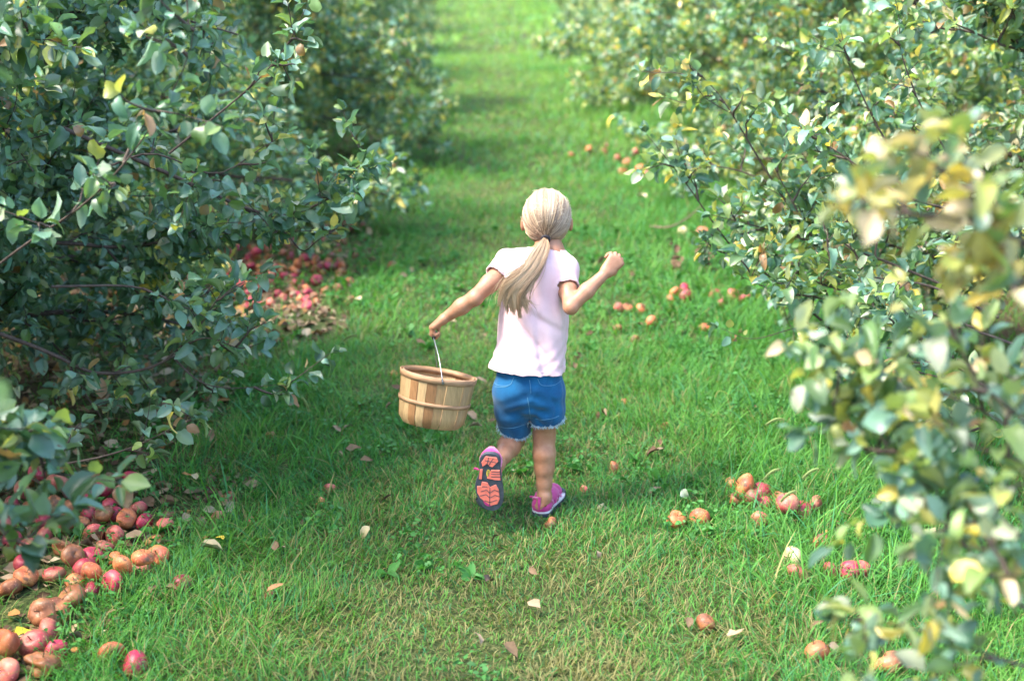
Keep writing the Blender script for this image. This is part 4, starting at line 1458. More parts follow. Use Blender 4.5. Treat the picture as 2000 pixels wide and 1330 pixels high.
def build_sandal(heel, toe, up, label, logo):
    fwd = unit(toe - heel); up = unit(up); up = unit(up - fwd * (up @ fwd)); x = np.cross(fwd, up)
    M4 = Matrix(((x[0], fwd[0], up[0], heel[0]), (x[1], fwd[1], up[1], heel[1]), (x[2], fwd[2], up[2], heel[2]), (0, 0, 0, 1)))
    K = 0.000505

    def Z(px, py):      # sole-plane coordinates measured on the raised sole
        return ((px - 618) * K, (py - 822) * K - 0.004)
    outl = [(620, 822), (650, 826), (675, 845), (685, 880), (684, 920), (688, 960), (695, 1005), (704, 1060), (708, 1110), (703, 1155), (688, 1190), (660, 1212), (632, 1215),
            (598, 1206), (570, 1180), (548, 1140), (534, 1095), (528, 1050), (535, 1010), (548, 975), (553, 930), (552, 885), (560, 850), (585, 828)]
    pts = catmull(np.array([(*Z(*p), 0) for p in outl + [outl[0]]]), 72)[:-1, :2]
    c = pts.mean(0)
    rub = plain('dark_rubber', (0.045, 0.055, 0.07), 0.6, 0.4, 60, 0.3)
    cor = plain('coral_rubber', (0.72, 0.17, 0.12), 0.55, 0.4, 60, 0.12)
    pink = cloth_mat('magenta_webbing', (0.34, 0.02, 0.13), (0.55, 0.06, 0.24), 300, 0.2)
    lite = plain('lilac_webbing', (0.60, 0.20, 0.34), 0.7)
    pale = plain('pale_midsole', (0.62, 0.60, 0.62), 0.6)
    # upper: a closed toe box and heel cup with side openings
    f = Field((-0.06, -0.03, -0.01), (0.06, 0.215, 0.10), 0.0035)
    f.chain([(0, 0.028, 0.03), (0, 0.09, 0.030), (0, 0.15, 0.024)], [0.029, 0.031, 0.032], 0.02, (1.0, 1, 0.85))
    f.cap((0, 0.165, 0.02), (0, 0.168, 0.02), 0.024, 0.023, 0.02)
    f.cap((0, 0.028, 0.03), (0, 0.032, 0.062), 0.029, 0.025, 0.02)
    f.cap((0, 0.06, 0.05), (0, 0.11, 0.034), 0.026, 0.026, 0.02)
    f.ell((0, 0.040, 0.082), (0.021, 0.026, 0.034), 0.004, sub=True)
    for s in (-1, 1):
        for yy, zz in ((0.062, 0.030), (0.098, 0.028), (0.132, 0.026)):
            f.ell((s * 0.037, yy, zz), (0.010, 0.010, 0.010), 0.003, sub=True)
    f.ell((0, 0.09, -0.034), (0.08, 0.2, 0.035), 0.002, sub=True)
    V, F_ = f.mesh()
    V4 = (np.array(M4.to_3x3()) @ V.T).T + heel
    up_o = link('sandal', mesh_np('sandal', V4, F_), pink, person)
    if label:
        up_o['label'] = label
    items = []
    n = len(pts)
    rings = [(1.0, -0.001), (1.02, 0.006), (1.01, 0.013)]
    VV = []
    for s, z in rings:
        VV += [((p - c) * s + c).tolist() + [z] for p in pts]
    FF = [[i + r * n, (i + 1) % n + r * n, (i + 1) % n + (r + 1) * n, i + (r + 1) * n] for r in range(2) for i in range(n)]
    FF += [list(range(n))[::-1], [2 * n + i for i in range(n)]]
    link('sole', mesh_list('sole', [(VV, FF)], M4), rub, up_o)
    VV = []
    for s, z in [(1.0, 0.0132), (1.0, 0.0195)]:
        VV += [((p - c) * s + c).tolist() + [z] for p in pts]
    FF = [[i, (i + 1) % n, (i + 1) % n + n, i + n] for i in range(n)] + [list(range(n))[::-1], [n + i for i in range(n)]]
    link('midsole', mesh_list('midsole', [(VV, FF)], M4), pale if not logo else rub, up_o)
    if logo:
        pads = [[(592, 840), (662, 846), (672, 872), (636, 912), (618, 908), (600, 888), (572, 912), (566, 884)],
                [(556, 932), (573, 930), (569, 1000), (550, 1000)],
                [(628, 932), (681, 930), (688, 1000), (650, 1000), (602, 992)],
                [(570, 1015), (606, 1022), (622, 1052), (660, 1032), (678, 1065), (686, 1130), (672, 1168), (630, 1182), (596, 1160), (562, 1132), (542, 1096), (540, 1050), (566, 1046)]]
        tread = [prism([Z(*p) for p in q][::-1], -0.0012, -0.0032, 0.04) for q in pads]
        groov = [((588, 868), (660, 880)), ((610, 845), (600, 905)), ((640, 850), (612, 900)), ((565, 1085), (600, 1070)), ((600, 1070), (622, 1092)), ((622, 1092), (650, 1068)), ((650, 1068), (684, 1082)),
                 ((560, 1115), (598, 1102)), ((598, 1102), (622, 1126)), ((622, 1126), (655, 1104)), ((655, 1104), (686, 1115)), ((590, 1146), (622, 1156)), ((622, 1156), (668, 1138)),
                 ((572, 1050), (605, 1048)), ((622, 1052), (622, 1180)), ((628, 960), (684, 958)), ((628, 978), (686, 976)), ((630, 944), (682, 943))]
        gi = []
        for a, b_ in groov:
            a = np.array(Z(*a)); b_ = np.array(Z(*b_)); d = b_ - a; d /= np.linalg.norm(d); s = np.array([-d[1], d[0]]) * 0.0011
            gi.append(prism([a - s, b_ - s, b_ + s, a + s], -0.0033, -0.0037))
        tme = mesh_list('tread', tread + gi, M4)
        nt_ = sum(len(q[1]) for q in tread)
        tme.polygons.foreach_set('material_index', (np.arange(len(tme.polygons)) >= nt_).astype(np.int32))
        link('tread', tme, [cor, rub], up_o)
        ov = [Z(610 + 13 * math.cos(a), 957 + 26 * math.sin(a)) for a in np.linspace(0, 2 * math.pi, 25)[:-1]]
        ov2 = [Z(610 + 10 * math.cos(a), 957 + 22 * math.sin(a)) for a in np.linspace(0, 2 * math.pi, 25)[:-1]]
        yel = plain('yellow_badge', (0.50, 0.38, 0.05), 0.5)
        lg = link('emblem', mesh_list('emblem', [prism(ov[::-1], -0.0012, -0.0026)], M4), yel, up_o)
        cu = bpy.data.curves.new('emblem_lettering', 'FONT'); cu.body = 'KEEN'; cu.size = 0.0078; cu.extrude = 0.0003; cu.align_x = 'CENTER'; cu.align_y = 'CENTER'
        to = bpy.data.objects.new('emblem_lettering', cu); COL.objects.link(to)
        # letters run along the foot, read from the sole side
        cxy = Z(610, 957)
        Lm = Matrix(((0, -1, 0, cxy[0]), (1, 0, 0, cxy[1]), (0, 0, 1, -0.0031), (0, 0, 0, 1))) @ Matrix.Rotation(math.pi, 4, 'X')
        dg = bpy.context.evaluated_depsgraph_get()
        me = bpy.data.meshes.new_from_object(to.evaluated_get(dg))
        bpy.data.objects.remove(to)
        me.transform(M4 @ Lm)
        me.materials.clear()
        link('lettering', me, rub, up_o)
    # straps, ankle band and laces
    def strap(pts_, wd=0.004, col_=lite, nm='strap'):
        q = catmull(np.array(pts_, float), 14)
        q = (np.array(M4.to_3x3()) @ q.T).T + heel
        v_, f_, _ = tubes(q[None], np.full((1, 14), wd), 6)
        link(nm, mesh_np(nm, v_, f_), col_, up_o)
    strap([(-0.031, 0.055, 0.03), (-0.031, 0.03, 0.052), (0, 0.0025, 0.066), (0.031, 0.03, 0.052), (0.031, 0.055, 0.03)], 0.0045)
    strap([(-0.036, 0.10, 0.02), (-0.024, 0.085, 0.052), (0, 0.08, 0.066), (0.024, 0.085, 0.052), (0.036, 0.10, 0.02)], 0.0042)
    strap([(-0.038, 0.135, 0.018), (-0.02, 0.118, 0.045), (0, 0.112, 0.054), (0.02, 0.118, 0.045), (0.038, 0.135, 0.018)], 0.004)
    if not logo:
        strap([(0, -0.0015, 0.022), (0, -0.004, 0.045), (0, -0.001, 0.072)], 0.0055, pink, 'heel_tab')
    strap([(-0.038, 0.07, 0.035), (-0.046, 0.068, 0.038), (-0.054, 0.067, 0.036)], 0.0035, pink, 'lace_toggle')
    # rubber toe cap
    tc = []
    for a in np.linspace(-1.25, 1.25, 14):
        tc.append((0.041 * math.sin(a), 0.150 + 0.044 * math.cos(a), 0.019))
    q = (np.array(M4.to_3x3()) @ np.array(tc).T).T + heel
    v_, f_, _ = tubes(q[None], np.full((1, 14), 0.0085), 8)
    link('toe_cap', mesh_np('toe_cap', v_, f_), rub, up_o)


def build_basket():
    rimc = P(857, 729, 4.40)
    base = rimc + np.array([-0.012, 0, -0.165])
    root = empty('basket', tuple(base), 0, 'round wooden apple basket with two hoops and a wire handle, held by the running child', 'basket')
    rtop, rbot, H = 0.122, 0.103, 0.162
    tilt = Matrix.Rotation(R(9.5), 4, 'Y') @ Matrix.Rotation(R(-10), 4, 'X')
    M4 = Matrix.Translation(Vector(rimc)) @ tilt          # local origin in the middle of the rim, z up
    rg = np.random.RandomState(6)
    wood = attr_mat('thin_wood_splint', 0.6, 0.3, (22, 0.25, (9, 9, 0.9), 0.75))
    hoopm = plain('hoop_wood', (0.33, 0.195, 0.105), 0.6, 0.3, 18, 0.35, 0.3, 0.001, (1, 1, 6))
    # staves
    n = 24
    V, F, C = [], [], []
    pal = np.array([[0.60, 0.42, 0.22], [0.66, 0.48, 0.27], [0.55, 0.37, 0.19], [0.30, 0.155, 0.065], [0.70, 0.52, 0.32], [0.24, 0.12, 0.05]])
    # order of the staves as seen from the child's back, dark ones second and fourth from the left
    seq = {}
    for i in range(n):
        a0 = 2 * math.pi * i / n + 0.02; wd = 2 * math.pi / n * rg.uniform(0.90, 1.06)
        am = a0 + wd / 2
        col = pal[rg.choice([0, 1, 2, 0])] * rg.uniform(0.52, 0.66) * np.array([1.0, 0.93, 0.82])
        if i in (15, 3, 9): col = pal[3] * 0.85
        if i == 17: col = pal[3] * 0.68
        if i == 21: col = pal[2] * 0.6
        off = 0.0009 * (i % 2) + rg.uniform(0, 0.0006)
        na, nz_ = 5, 9
        for side in (0, 1):
            start = len(V)
            for kz in range(nz_):
                fz = kz / (nz_ - 1)
                if fz < 0.82:
                    r = rtop + (rbot + 0.006 - rtop) * (fz / 0.82) ** 1.1; z = -H * fz * 1.06
                else:
                    q = (fz - 0.82) / 0.18
                    r = rbot + 0.006 - 0.004 * q - 0.012 * q ** 4; z = -H * 0.82 * 1.06 - H * 0.17 * q
                for ka in range(na):
                    a = a0 + wd * ka / (na - 1) * (1 if fz < 0.6 else 0.99)
                    rr = r + off - (0.0022 if side else 0)
                    V.append((rr * math.cos(a), rr * math.sin(a), z)); C.append(col)
            for kz in range(nz_ - 1):
                for ka in range(na - 1):
                    i0 = start + kz * na + ka
                    q = [i0, i0 + na, i0 + na + 1, i0 + 1]
                    F.append(q if not side else q[::-1])
    V = np.array(V); Vw = (np.array(M4.to_3x3()) @ V.T).T + rimc
    link('staves', mesh_np('staves', Vw, np.array(F), np.array(C)), wood, root)
    # bottom disc
    nb = 40
    bp = [((rbot - 0.008) * math.cos(2 * math.pi * i / nb), (rbot - 0.008) * math.sin(2 * math.pi * i / nb)) for i in range(nb)]
    link('bottom', mesh_list('bottom', [prism(bp, -H * 0.97, -H * 0.93)], M4), plain('bottom_wood', (0.42, 0.26, 0.13), 0.7), root)

    def hoop(rfun, z, hw, th, nm):
        na = 64
        VV = []
        for i in range(na):
            a = 2 * math.pi * i / na
            wob = 0.0008 * math.sin(3 * a)
            for (dr, dz) in ((0, -hw), (th, -hw * 0.9), (th, hw * 0.9), (0, hw)):
                VV.append(((rfun(z + dz) + dr + wob) * math.cos(a), (rfun(z + dz) + dr + wob) * math.sin(a), z + dz))
        FF = []
        for i in range(na):
            j = (i + 1) % na
            for k in range(4):
                k2 = (k + 1) % 4
                FF.append([i * 4 + k, j * 4 + k, j * 4 + k2, i * 4 + k2])
        link(nm, mesh_list(nm, [(VV, FF)], M4, True), hoopm, root)
    ro = lambda z: rtop + (rbot + 0.006 - rtop) * min(1, (-z / (H * 0.82 * 1.06)) if z < 0 else 0) + 0.0022
    hoop(ro, -0.009, 0.0100, 0.0028, 'rim_hoop')
    hoop(lambda z: rtop - 0.0072 + 0 * z, -0.009, 0.010, 0.0028, 'inner_rim_hoop')
    hoop(ro, -0.090, 0.0065, 0.0030, 'middle_hoop')
    # wire handle, from the near rim to the far rim through the hand
    steel = plain('galvanised_wire', (0.30, 0.32, 0.35), 0.35, 0.5, 80, 0.1, 0, metallic=0.9)
    R3 = np.array(M4.to_3x3())
    near = R3 @ np.array([0.016, -(rtop + 0.004), -0.012]) + rimc
    far = R3 @ np.array([-0.006, (rtop + 0.004), -0.012]) + rimc
    top = P(848, 653, 4.44)
    mids = [near, near + [0.0, 0, 0.012], near * 0.5 + top * 0.5 + [0.004, -0.028, 0.010], top + [0.0, -0.032, -0.002], top, top + [0, 0.035, -0.004], far * 0.55 + top * 0.45 + [-0.004, 0.03, 0.014], far + [0, 0, 0.01], far]
    q = catmull(np.array(mids), 48)
    v_, f_, _ = tubes(q[None], np.full((1, 48), 0.0015), 8)
    hd = link('handle', mesh_np('handle', v_, f_), steel, root)
    for e, nm in ((near, 'wire_end'), (far, 'wire_end')):
        qq = np.array([e + [0, 0, 0.014], e + [0, 0, 0.004], e + [0.002, 0, -0.004], e + [0.005, 0, 0.003]])
        v_, f_, _ = tubes(catmull(qq, 10)[None], np.full((1, 10), 0.0026), 6)
        link(nm, mesh_np(nm, v_, f_), steel, hd)
    gq = catmull(np.array([top + [0, -0.034, -0.003], top, top + [0, 0.036, -0.004]]), 10)
    v_, f_, _ = tubes(gq[None], np.full((1, 10), 0.0066), 12)
    # closed ends of the grip
    link('grip', mesh_np('grip', v_, f_), plain('dark_wood_grip', (0.06, 0.04, 0.03), 0.5), hd)


build_body()
build_shirt()
build_shorts()
build_hair()
build_sandal(HEELL, TOEL, (0.06, 1, -0.22), 'raised sandal showing its dark sole with coral tread', True)
build_sandal(HEELR, TOER, (0, 0.03, 1), 'magenta sandal standing in the grass', False)
build_basket()


# ------------------------------------------------------------------ apples
def apple_mesh(name, seed, rot=0.0, dent=0.0, elong=0.9):
    rg = np.random.RandomState(seed)
    nu, nv = 22, 14
    V = []
    D = rg.normal(0, 1, (5, 3)); D /= np.linalg.norm(D, axis=1, keepdims=True)
    for j in range(nv + 1):
        ph = math.pi * j / nv
        for i in range(nu):
            a = 2 * math.pi * i / nu
            r = 1.0 + 0.03 * math.cos(5 * a) * math.sin(ph) ** 2
            cr = math.sin(ph) * r
            z = math.cos(ph) * elong
            z -= 0.30 * math.exp(-(cr / 0.26) ** 2) * (1 if ph < 1.57 else -0.6)
            cr *= 1 + 0.07 * math.cos(ph)
            p = np.array([cr * math.cos(a), cr * math.sin(a), z])
            if dent:
                u_ = p / (np.linalg.norm(p) + 1e-6)
                for k in range(4):
                    p = p * (1 - dent * math.exp(-((1 - u_ @ D[k]) / 0.16) ** 2))
                p = p * (1 + 0.12 * dent * math.sin(7 * a + 4 * ph + seed) * math.sin(ph))
            V.append(p)
    F = []
    for j in range(nv):
        for i in range(nu):
            a = j * nu + i; b_ = j * nu + (i + 1) % nu
            F.append([a, a + nu, b_ + nu, b_])
    V = np.array(V) * 0.037
    q = catmull(np.array([[0, 0, 0.022], [0.001, 0, 0.032], [0.004, 0.001, 0.042]]), 6)
    v_, f_, _ = tubes(q[None], np.full((1, 6), 0.0014), 5)
    F = np.vstack([np.array(F), f_ + len(V)])
    mi = np.zeros(len(F), int); mi[-len(f_):] = 1
    return mesh_np(name, np.vstack([V, v_]), F, mat_idx=mi)


def apple_mat(name, c1, c2, c3, rough=0.35, spots=0.6, coat=0.2):
    rough += 0.12
    m, n, b, out = mat(name)
    oi = nd(n, 'ShaderNodeObjectInfo')
    tc = n.nodes.new('ShaderNodeTexCoord')
    ad = nd(n, 'ShaderNodeVectorMath', operation='ADD')
    n.links.new(tc.outputs['Object'], ad.inputs[0]); n.links.new(oi.outputs['Location'], ad.inputs[1])
    t1 = nd(n, 'ShaderNodeTexNoise'); t1.inputs['Scale'].default_value = 17; t1.inputs['Detail'].default_value = 4
    n.links.new(ad.outputs[0], t1.inputs[0])
    t2 = nd(n, 'ShaderNodeTexNoise'); t2.inputs['Scale'].default_value = 170; t2.inputs['Detail'].default_value = 3
    n.links.new(ad.outputs[0], t2.inputs[0])
    rp = ramp(n, [(0.36, c1), (0.52, c2), (0.70, c3)], t1.outputs[0])
    sp = ramp(n, [(0.6, (0, 0, 0)), (0.7, (1, 1, 1))], t2.outputs[0])
    c = mixc(n, rp.outputs[0], tuple(min(1, x * 1.5 + 0.08) for x in c2), sp.outputs[0])
    rnd = ramp(n, [(0.0, (0.6, 0.58, 0.56)), (1.0, (1.1, 1.05, 1.05))], oi.outputs['Random'])
    c = mixc(n, c, rnd.outputs[0], 1.0, 'MULTIPLY')
    n.links.new(c, b.inputs['Base Color'])
    b.inputs['Roughness'].default_value = rough
    t3 = nd(n, 'ShaderNodeTexNoise'); t3.inputs['Scale'].default_value = 11; t3.inputs['Detail'].default_value = 5; t3.inputs['Roughness'].default_value = 0.7
    n.links.new(ad.outputs[0], t3.inputs[0])
    rot = ramp(n, [(0.55, (0, 0, 0)), (0.60, (1, 1, 1))], t3.outputs[0])
    c = mixc(n, c, (0.15, 0.07, 0.035), rot.outputs[0])
    n.links.new(c, b.inputs['Base Color'])
    bump(n, b, t3.outputs[0], 0.7, 0.006)
    return m


def build_apples():
    stemm = plain('apple_stem', (0.10, 0.06, 0.03), 0.8)
    M = {'red': apple_mat('red_apple_skin', (0.22, 0.009, 0.03), (0.40, 0.022, 0.065), (0.48, 0.09, 0.085), 0.38),
         'pink': apple_mat('pink_apple_skin', (0.36, 0.04, 0.055), (0.46, 0.12, 0.09), (0.50, 0.25, 0.13), 0.42),
         'brown': apple_mat('rotting_apple_skin', (0.16, 0.055, 0.025), (0.34, 0.13, 0.05), (0.46, 0.21, 0.08), 0.4),
         'orange': apple_mat('orange_apple_skin', (0.36, 0.075, 0.035), (0.50, 0.16, 0.055), (0.55, 0.27, 0.10), 0.45),
         'pale': apple_mat('pale_apple_flesh', (0.34, 0.29, 0.15), (0.44, 0.40, 0.22), (0.48, 0.45, 0.30), 0.6)}
    meshes = {}
    for k, mt in M.items():
        L = []
        for s in range(3):
            me = apple_mesh('apple_' + k, 40 + s, dent={'red': 0.03, 'pink': 0.10, 'brown': 0.34, 'orange': 0.18, 'pale': 0.2}[k] * (0.6 + 0.4 * s), elong=(0.9, 0.84, 0.95)[s])
            me.materials.append(mt); me.materials.append(stemm)
            L.append(me)
        meshes[k] = L
    rg = random.Random(5)
    placed = []

    def put(x, y, kind, label, group, s=1.0, z=None):
        o = bpy.data.objects.new('apple', rg.choice(meshes[kind]))
        COL.objects.link(o)
        s = s * (0.92 if 'near heap' in group else 1.0 if 'right' in group else 0.82 if y < 6 else 0.78)
        rad = 0.037 * s
        z = rad * (0.35 if 'second heap' in group else 0.8 if 'right' in group else 0.55 if 'heap' in (group or '') else 0.35) if z is None else z
        for (px, py, pz, pr) in placed:
            d = math.hypot(px - x, py - y)
            if d < (pr + rad) * 0.93:      # rest on the neighbour
                hh = math.sqrt(max(0, ((pr + rad) * 0.93) ** 2 - d * d))
                if hh < 0.055:
                    z = max(z, pz + hh * 0.75)
        placed.append((x, y, z, rad))
        o.location = (x, y, z)
        o.rotation_euler = (rg.uniform(-1.3, 1.3), rg.uniform(-1.3, 1.3), rg.uniform(0, 6.28))
        o.scale = (s, s * rg.uniform(0.95, 1.05), s * rg.uniform(0.72, 1.0))
        tag(o, label, 'apple', group)
        return o
    word = {'red': 'deep pink red apple', 'pink': 'dull pink blotched apple', 'brown': 'dented brown rotting apple', 'orange': 'orange brown soft apple', 'pale': 'pale eaten apple'}
    near = [(140, 946, 'red', 1.15), (256, 926, 'red', 1), (23, 978, 'red', 1), (175, 967, 'red', 1.1), (203, 964, 'red', .95), (211, 984, 'red', 1.05), (240, 950, 'red', .95), (33, 1003, 'red', 1), (175, 997, 'red', .95),
            (86, 1012, 'red', 1), (178, 1080, 'red', 1.15), (166, 1102, 'red', 1.15), (219, 1134, 'red', 1.2), (175, 1146, 'red', 1), (282, 1012, 'red', 1), (322, 1020, 'pink', .9), (264, 1286, 'red', 1.15), (14, 1300, 'pink', 1.2),
            (97, 1222, 'pink', 1.2), (110, 1262, 'red', 1), (357, 1131, 'red', .95), (46, 1092, 'red', 1), (23, 1045, 'red', 1), (224, 1036, 'pink', 1), (184, 1032, 'pink', 1.1), (276, 1100, 'pink', 1), (240, 974, 'pink', 1.15),
            (124, 1024, 'orange', 1.05), (104, 978, 'orange', 1), (140, 985, 'brown', 1.15), (86, 1038, 'pink', 1.05), (62, 1058, 'pink', 1.2), (143, 1094, 'brown', 1.1), (229, 1088, 'orange', 1), (308, 1088, 'orange', 1.05), (146, 1128, 'orange', .9),
            (140, 1158, 'brown', 1.35), (178, 1128, 'orange', 1), (194, 1117, 'brown', 1), (50, 1122, 'orange', 1.1), (101, 1183, 'brown', 1.45), (84, 1206, 'brown', 1.2), (65, 1246, 'pink', 1.35), (79, 1284, 'brown', 1.45), (16, 1262, 'orange', 1.25),
            (217, 1264, 'orange', 1.1), (42, 950, 'pink', 1.15), (112, 953, 'pink', 1.1), (241, 1126, 'orange', 1), (282, 1120, 'orange', 1.05), (262, 951, 'brown', 1), (245, 1012, 'orange', 1.1), (105, 1112, 'pink', 1.1), (20, 1140, 'brown', 1.1),
            (205, 1010, 'brown', 1), (155, 1015, 'brown', 1), (60, 985, 'brown', 1), (5, 1020, 'pink', 1), (-30, 1000, 'red', 1), (-40, 1080, 'pink', 1.1), (-50, 1180, 'orange', 1.1), (120, 1062, 'brown', .95), (205, 1060, 'pink', .9), (300, 1050, 'brown', .9),
            (-20, 1230, 'red', 1.1), (10, 920, 'pink', 1), (70, 918, 'red', 1), (180, 925, 'brown', .95), (225, 1000, 'red', 1), (270, 985, 'pink', .95)]
    bands = [(0, 960, 'back edge'), (960, 1030, 'upper part'), (1030, 1110, 'middle'), (1110, 1190, 'lower part'), (1190, 1400, 'front end')]
    ords = ['leftmost', 'second', 'third', 'fourth', 'fifth', 'sixth', 'seventh', 'eighth', 'ninth', 'tenth', 'eleventh']
    for v0, v1, nm in bands:
        for kind in ('red', 'pink', 'brown', 'orange'):
            L = sorted([a for a in near if v0 <= a[1] < v1 and a[2] == kind])
            for i, (u, v, k, s) in enumerate(L):
                g = G(u, v, 0.034 * s)
                pos = 'only' if len(L) == 1 else ('leftmost' if i == 0 else ords[i] + ' from the left')
                put(g[0], g[1], k, ('%s, %s, %s of the near left heap' % (word[k], pos.replace(' the ', ' '), nm)) if len(L) > 1 else '%s, only one, %s of the near left heap' % (word[k], nm), 'fallen apples in the near heap', s * 0.98)
    # scattered in the grass, left and centre
    for u, v, k, s, lab in [(644, 947, 'pink', .85, 'small pink apple half sunk in the grass left of the raised sandal'), (444, 962, 'brown', .95, 'brown apple in the grass between the near heap and the child'),
                            (427, 1003, 'pink', .85, 'dull pink apple in grass just right of the near heap'), (490, 1013, 'pink', .75, 'tiny pink apple in grass below the brown one left of the child'),
                            (625, 975, 'orange', .75, 'orange apple hidden in grass just below the small pink one'), (528, 845, 'orange', .7, 'small orange apple in grass below the wooden basket, to its left'),
                            (1075, 1014, 'brown', .8, 'brown apple against the heel of the standing sandal'), (1176, 984, 'pale', .7, 'pale eaten apple lying in grass right of the standing sandal'),
                            (1141, 951, 'pink', .5, 'tiny pink windfall right of the standing leg'), (1200, 905, 'orange', .95, 'soft orange apple alone in grass right of the standing leg'),
                            (1218, 780, 'orange', .6, 'small orange apple alone in the grass right of the shorts'), (1300, 826, 'orange', .55, 'small orange apple in grass above the cluster on the right'),
                            (768, 512, 'orange', 1.2, 'orange apple in grass between the left heap and the child'), (530, 1160, 'brown', .8, 'flat brown apple in the front grass right of the near heap'),
                            (770, 725, 'orange', .6, 'small orange apple in grass behind the basket')]:
        g = G(u, v, 0.03 * s); put(g[0], g[1], k, lab, 'single apples lying in the grass', s)
    right = [(1484, 961, 'red', 1.1), (1453, 956, 'orange', 1.25), (1430, 944, 'orange', .8), (1492, 984, 'red', .8), (1468, 985, 'pink', .75), (1566, 996, 'red', 1), (1537, 999, 'pink', 1.1), (1592, 985, 'pink', .95), (1367, 1011, 'orange', .95),
             (1320, 1014, 'orange', .95), (1484, 1014, 'pink', .8), (1651, 899, 'red', .8), (1598, 1272, 'orange', 1.0), (1737, 1293, 'brown', 1.1), (1624, 1116, 'red', .9), (1556, 1119, 'pink', .95), (1548, 1088, 'pale', 1), (1659, 1125, 'red', .9),
             (1680, 1112, 'pink', .9), (1606, 1059, 'brown', .9), (1378, 1216, 'brown', .8), (1520, 975, 'brown', .8), (1440, 975, 'brown', .8)]
    rb = [(0, 1030, 'in group right of the standing sandal'), (1030, 1160, 'in grass below that right group'), (1160, 1400, 'in grass at bottom right')]
    for v0, v1, nm in rb:
        for kind in ('red', 'pink', 'brown', 'orange', 'pale'):
            L = sorted([a for a in right if v0 <= a[1] < v1 and a[2] == kind])
            for i, (u, v, k, s) in enumerate(L):
                g = G(u, v, 0.032 * s)
                pos = '' if len(L) == 1 else (', leftmost' if i == 0 else ', %s from left' % ords[i])
                put(g[0], g[1], k, '%s%s %s' % (word[k], pos, nm), 'fallen apples beside the path on the right', s)
    rmid = [(1340, 582, 'red', 1.2), (1338, 567, 'red', 1.1), (1310, 587, 'orange', 1), (1318, 577, 'orange', 1), (1397, 574, 'red', .9), (1272, 629, 'orange', 1), (1253, 603, 'orange', .9), (1225, 601, 'orange', .9), (1208, 604, 'pink', .8), (1378, 638, 'orange', .9),
            (1430, 575, 'pink', 1), (1455, 580, 'red', .9), (1240, 660, 'orange', .7), (1206, 635, 'orange', .6), (1410, 590, 'pink', .8), (1335, 458, 'pale', 1.3), (1372, 457, 'pink', 1.2), (1397, 470, 'pink', 1.1), (1186, 288, 'orange', 1.1), (1180, 296, 'pink', 1), (1216, 337, 'orange', 1.1),
            (1225, 318, 'orange', 1.1), (1240, 300, 'pink', 1.2), (1150, 292, 'orange', 1.0), (1115, 302, 'orange', .9), (1205, 312, 'orange', 1.2), (1250, 330, 'orange', 1.2), (1265, 345, 'pink', 1.2)]
    for u, v, k, s in rmid:
        g = G(u, v, 0.033)
        where = 'beside the sharp right tree, level with raised fist' if v > 540 else ('below the low branch right of the child head' if v > 400 else 'far along the right row')
        put(g[0], g[1], k, 'fallen %s %s' % (word[k], where), 'fallen apples along the right row', s)
    # second heap, under the next left tree
    R2 = random.Random(17)
    kinds = ['red'] * 5 + ['orange'] * 3 + ['pink'] * 2 + ['brown'] * 5
    n = 0
    tries = 0
    while n < 118 and tries < 4000:
        tries += 1
        u, v = R2.uniform(430, 720), R2.uniform(462, 618)
        lim = 720 - 0.0 * v
        edge = np.interp(v, [460, 500, 540, 575, 600, 620], [700, 700, 718, 715, 620, 560])
        if u > edge - abs(R2.gauss(0, 30)):
            continue
        if R2.random() > np.interp(v, [460, 490, 560, 600, 620], [0.5, 1, 1, 0.6, 0.2]):
            continue
        k = R2.choice(kinds)
        g = G(u, v, 0.033)
        put(g[0], g[1], k, 'small %s in the wide heap under the second left tree' % word[k], 'fallen apples in the second heap', R2.uniform(0.85, 1.2))
        n += 1
    n = 0
    while n < 34:
        u, v = R2.uniform(600, 800), R2.uniform(322, 455)
        if u > np.interp(v, [320, 360, 455], [800, 790, 700]) - abs(R2.gauss(0, 14)):
            continue
        k = R2.choice(kinds)
        g = G(u, v, 0.033)
        put(g[0], g[1], k, 'blurred %s far along the left row' % word[k], 'fallen apples far along the left row', R2.uniform(1.0, 1.4))
        n += 1


build_apples()


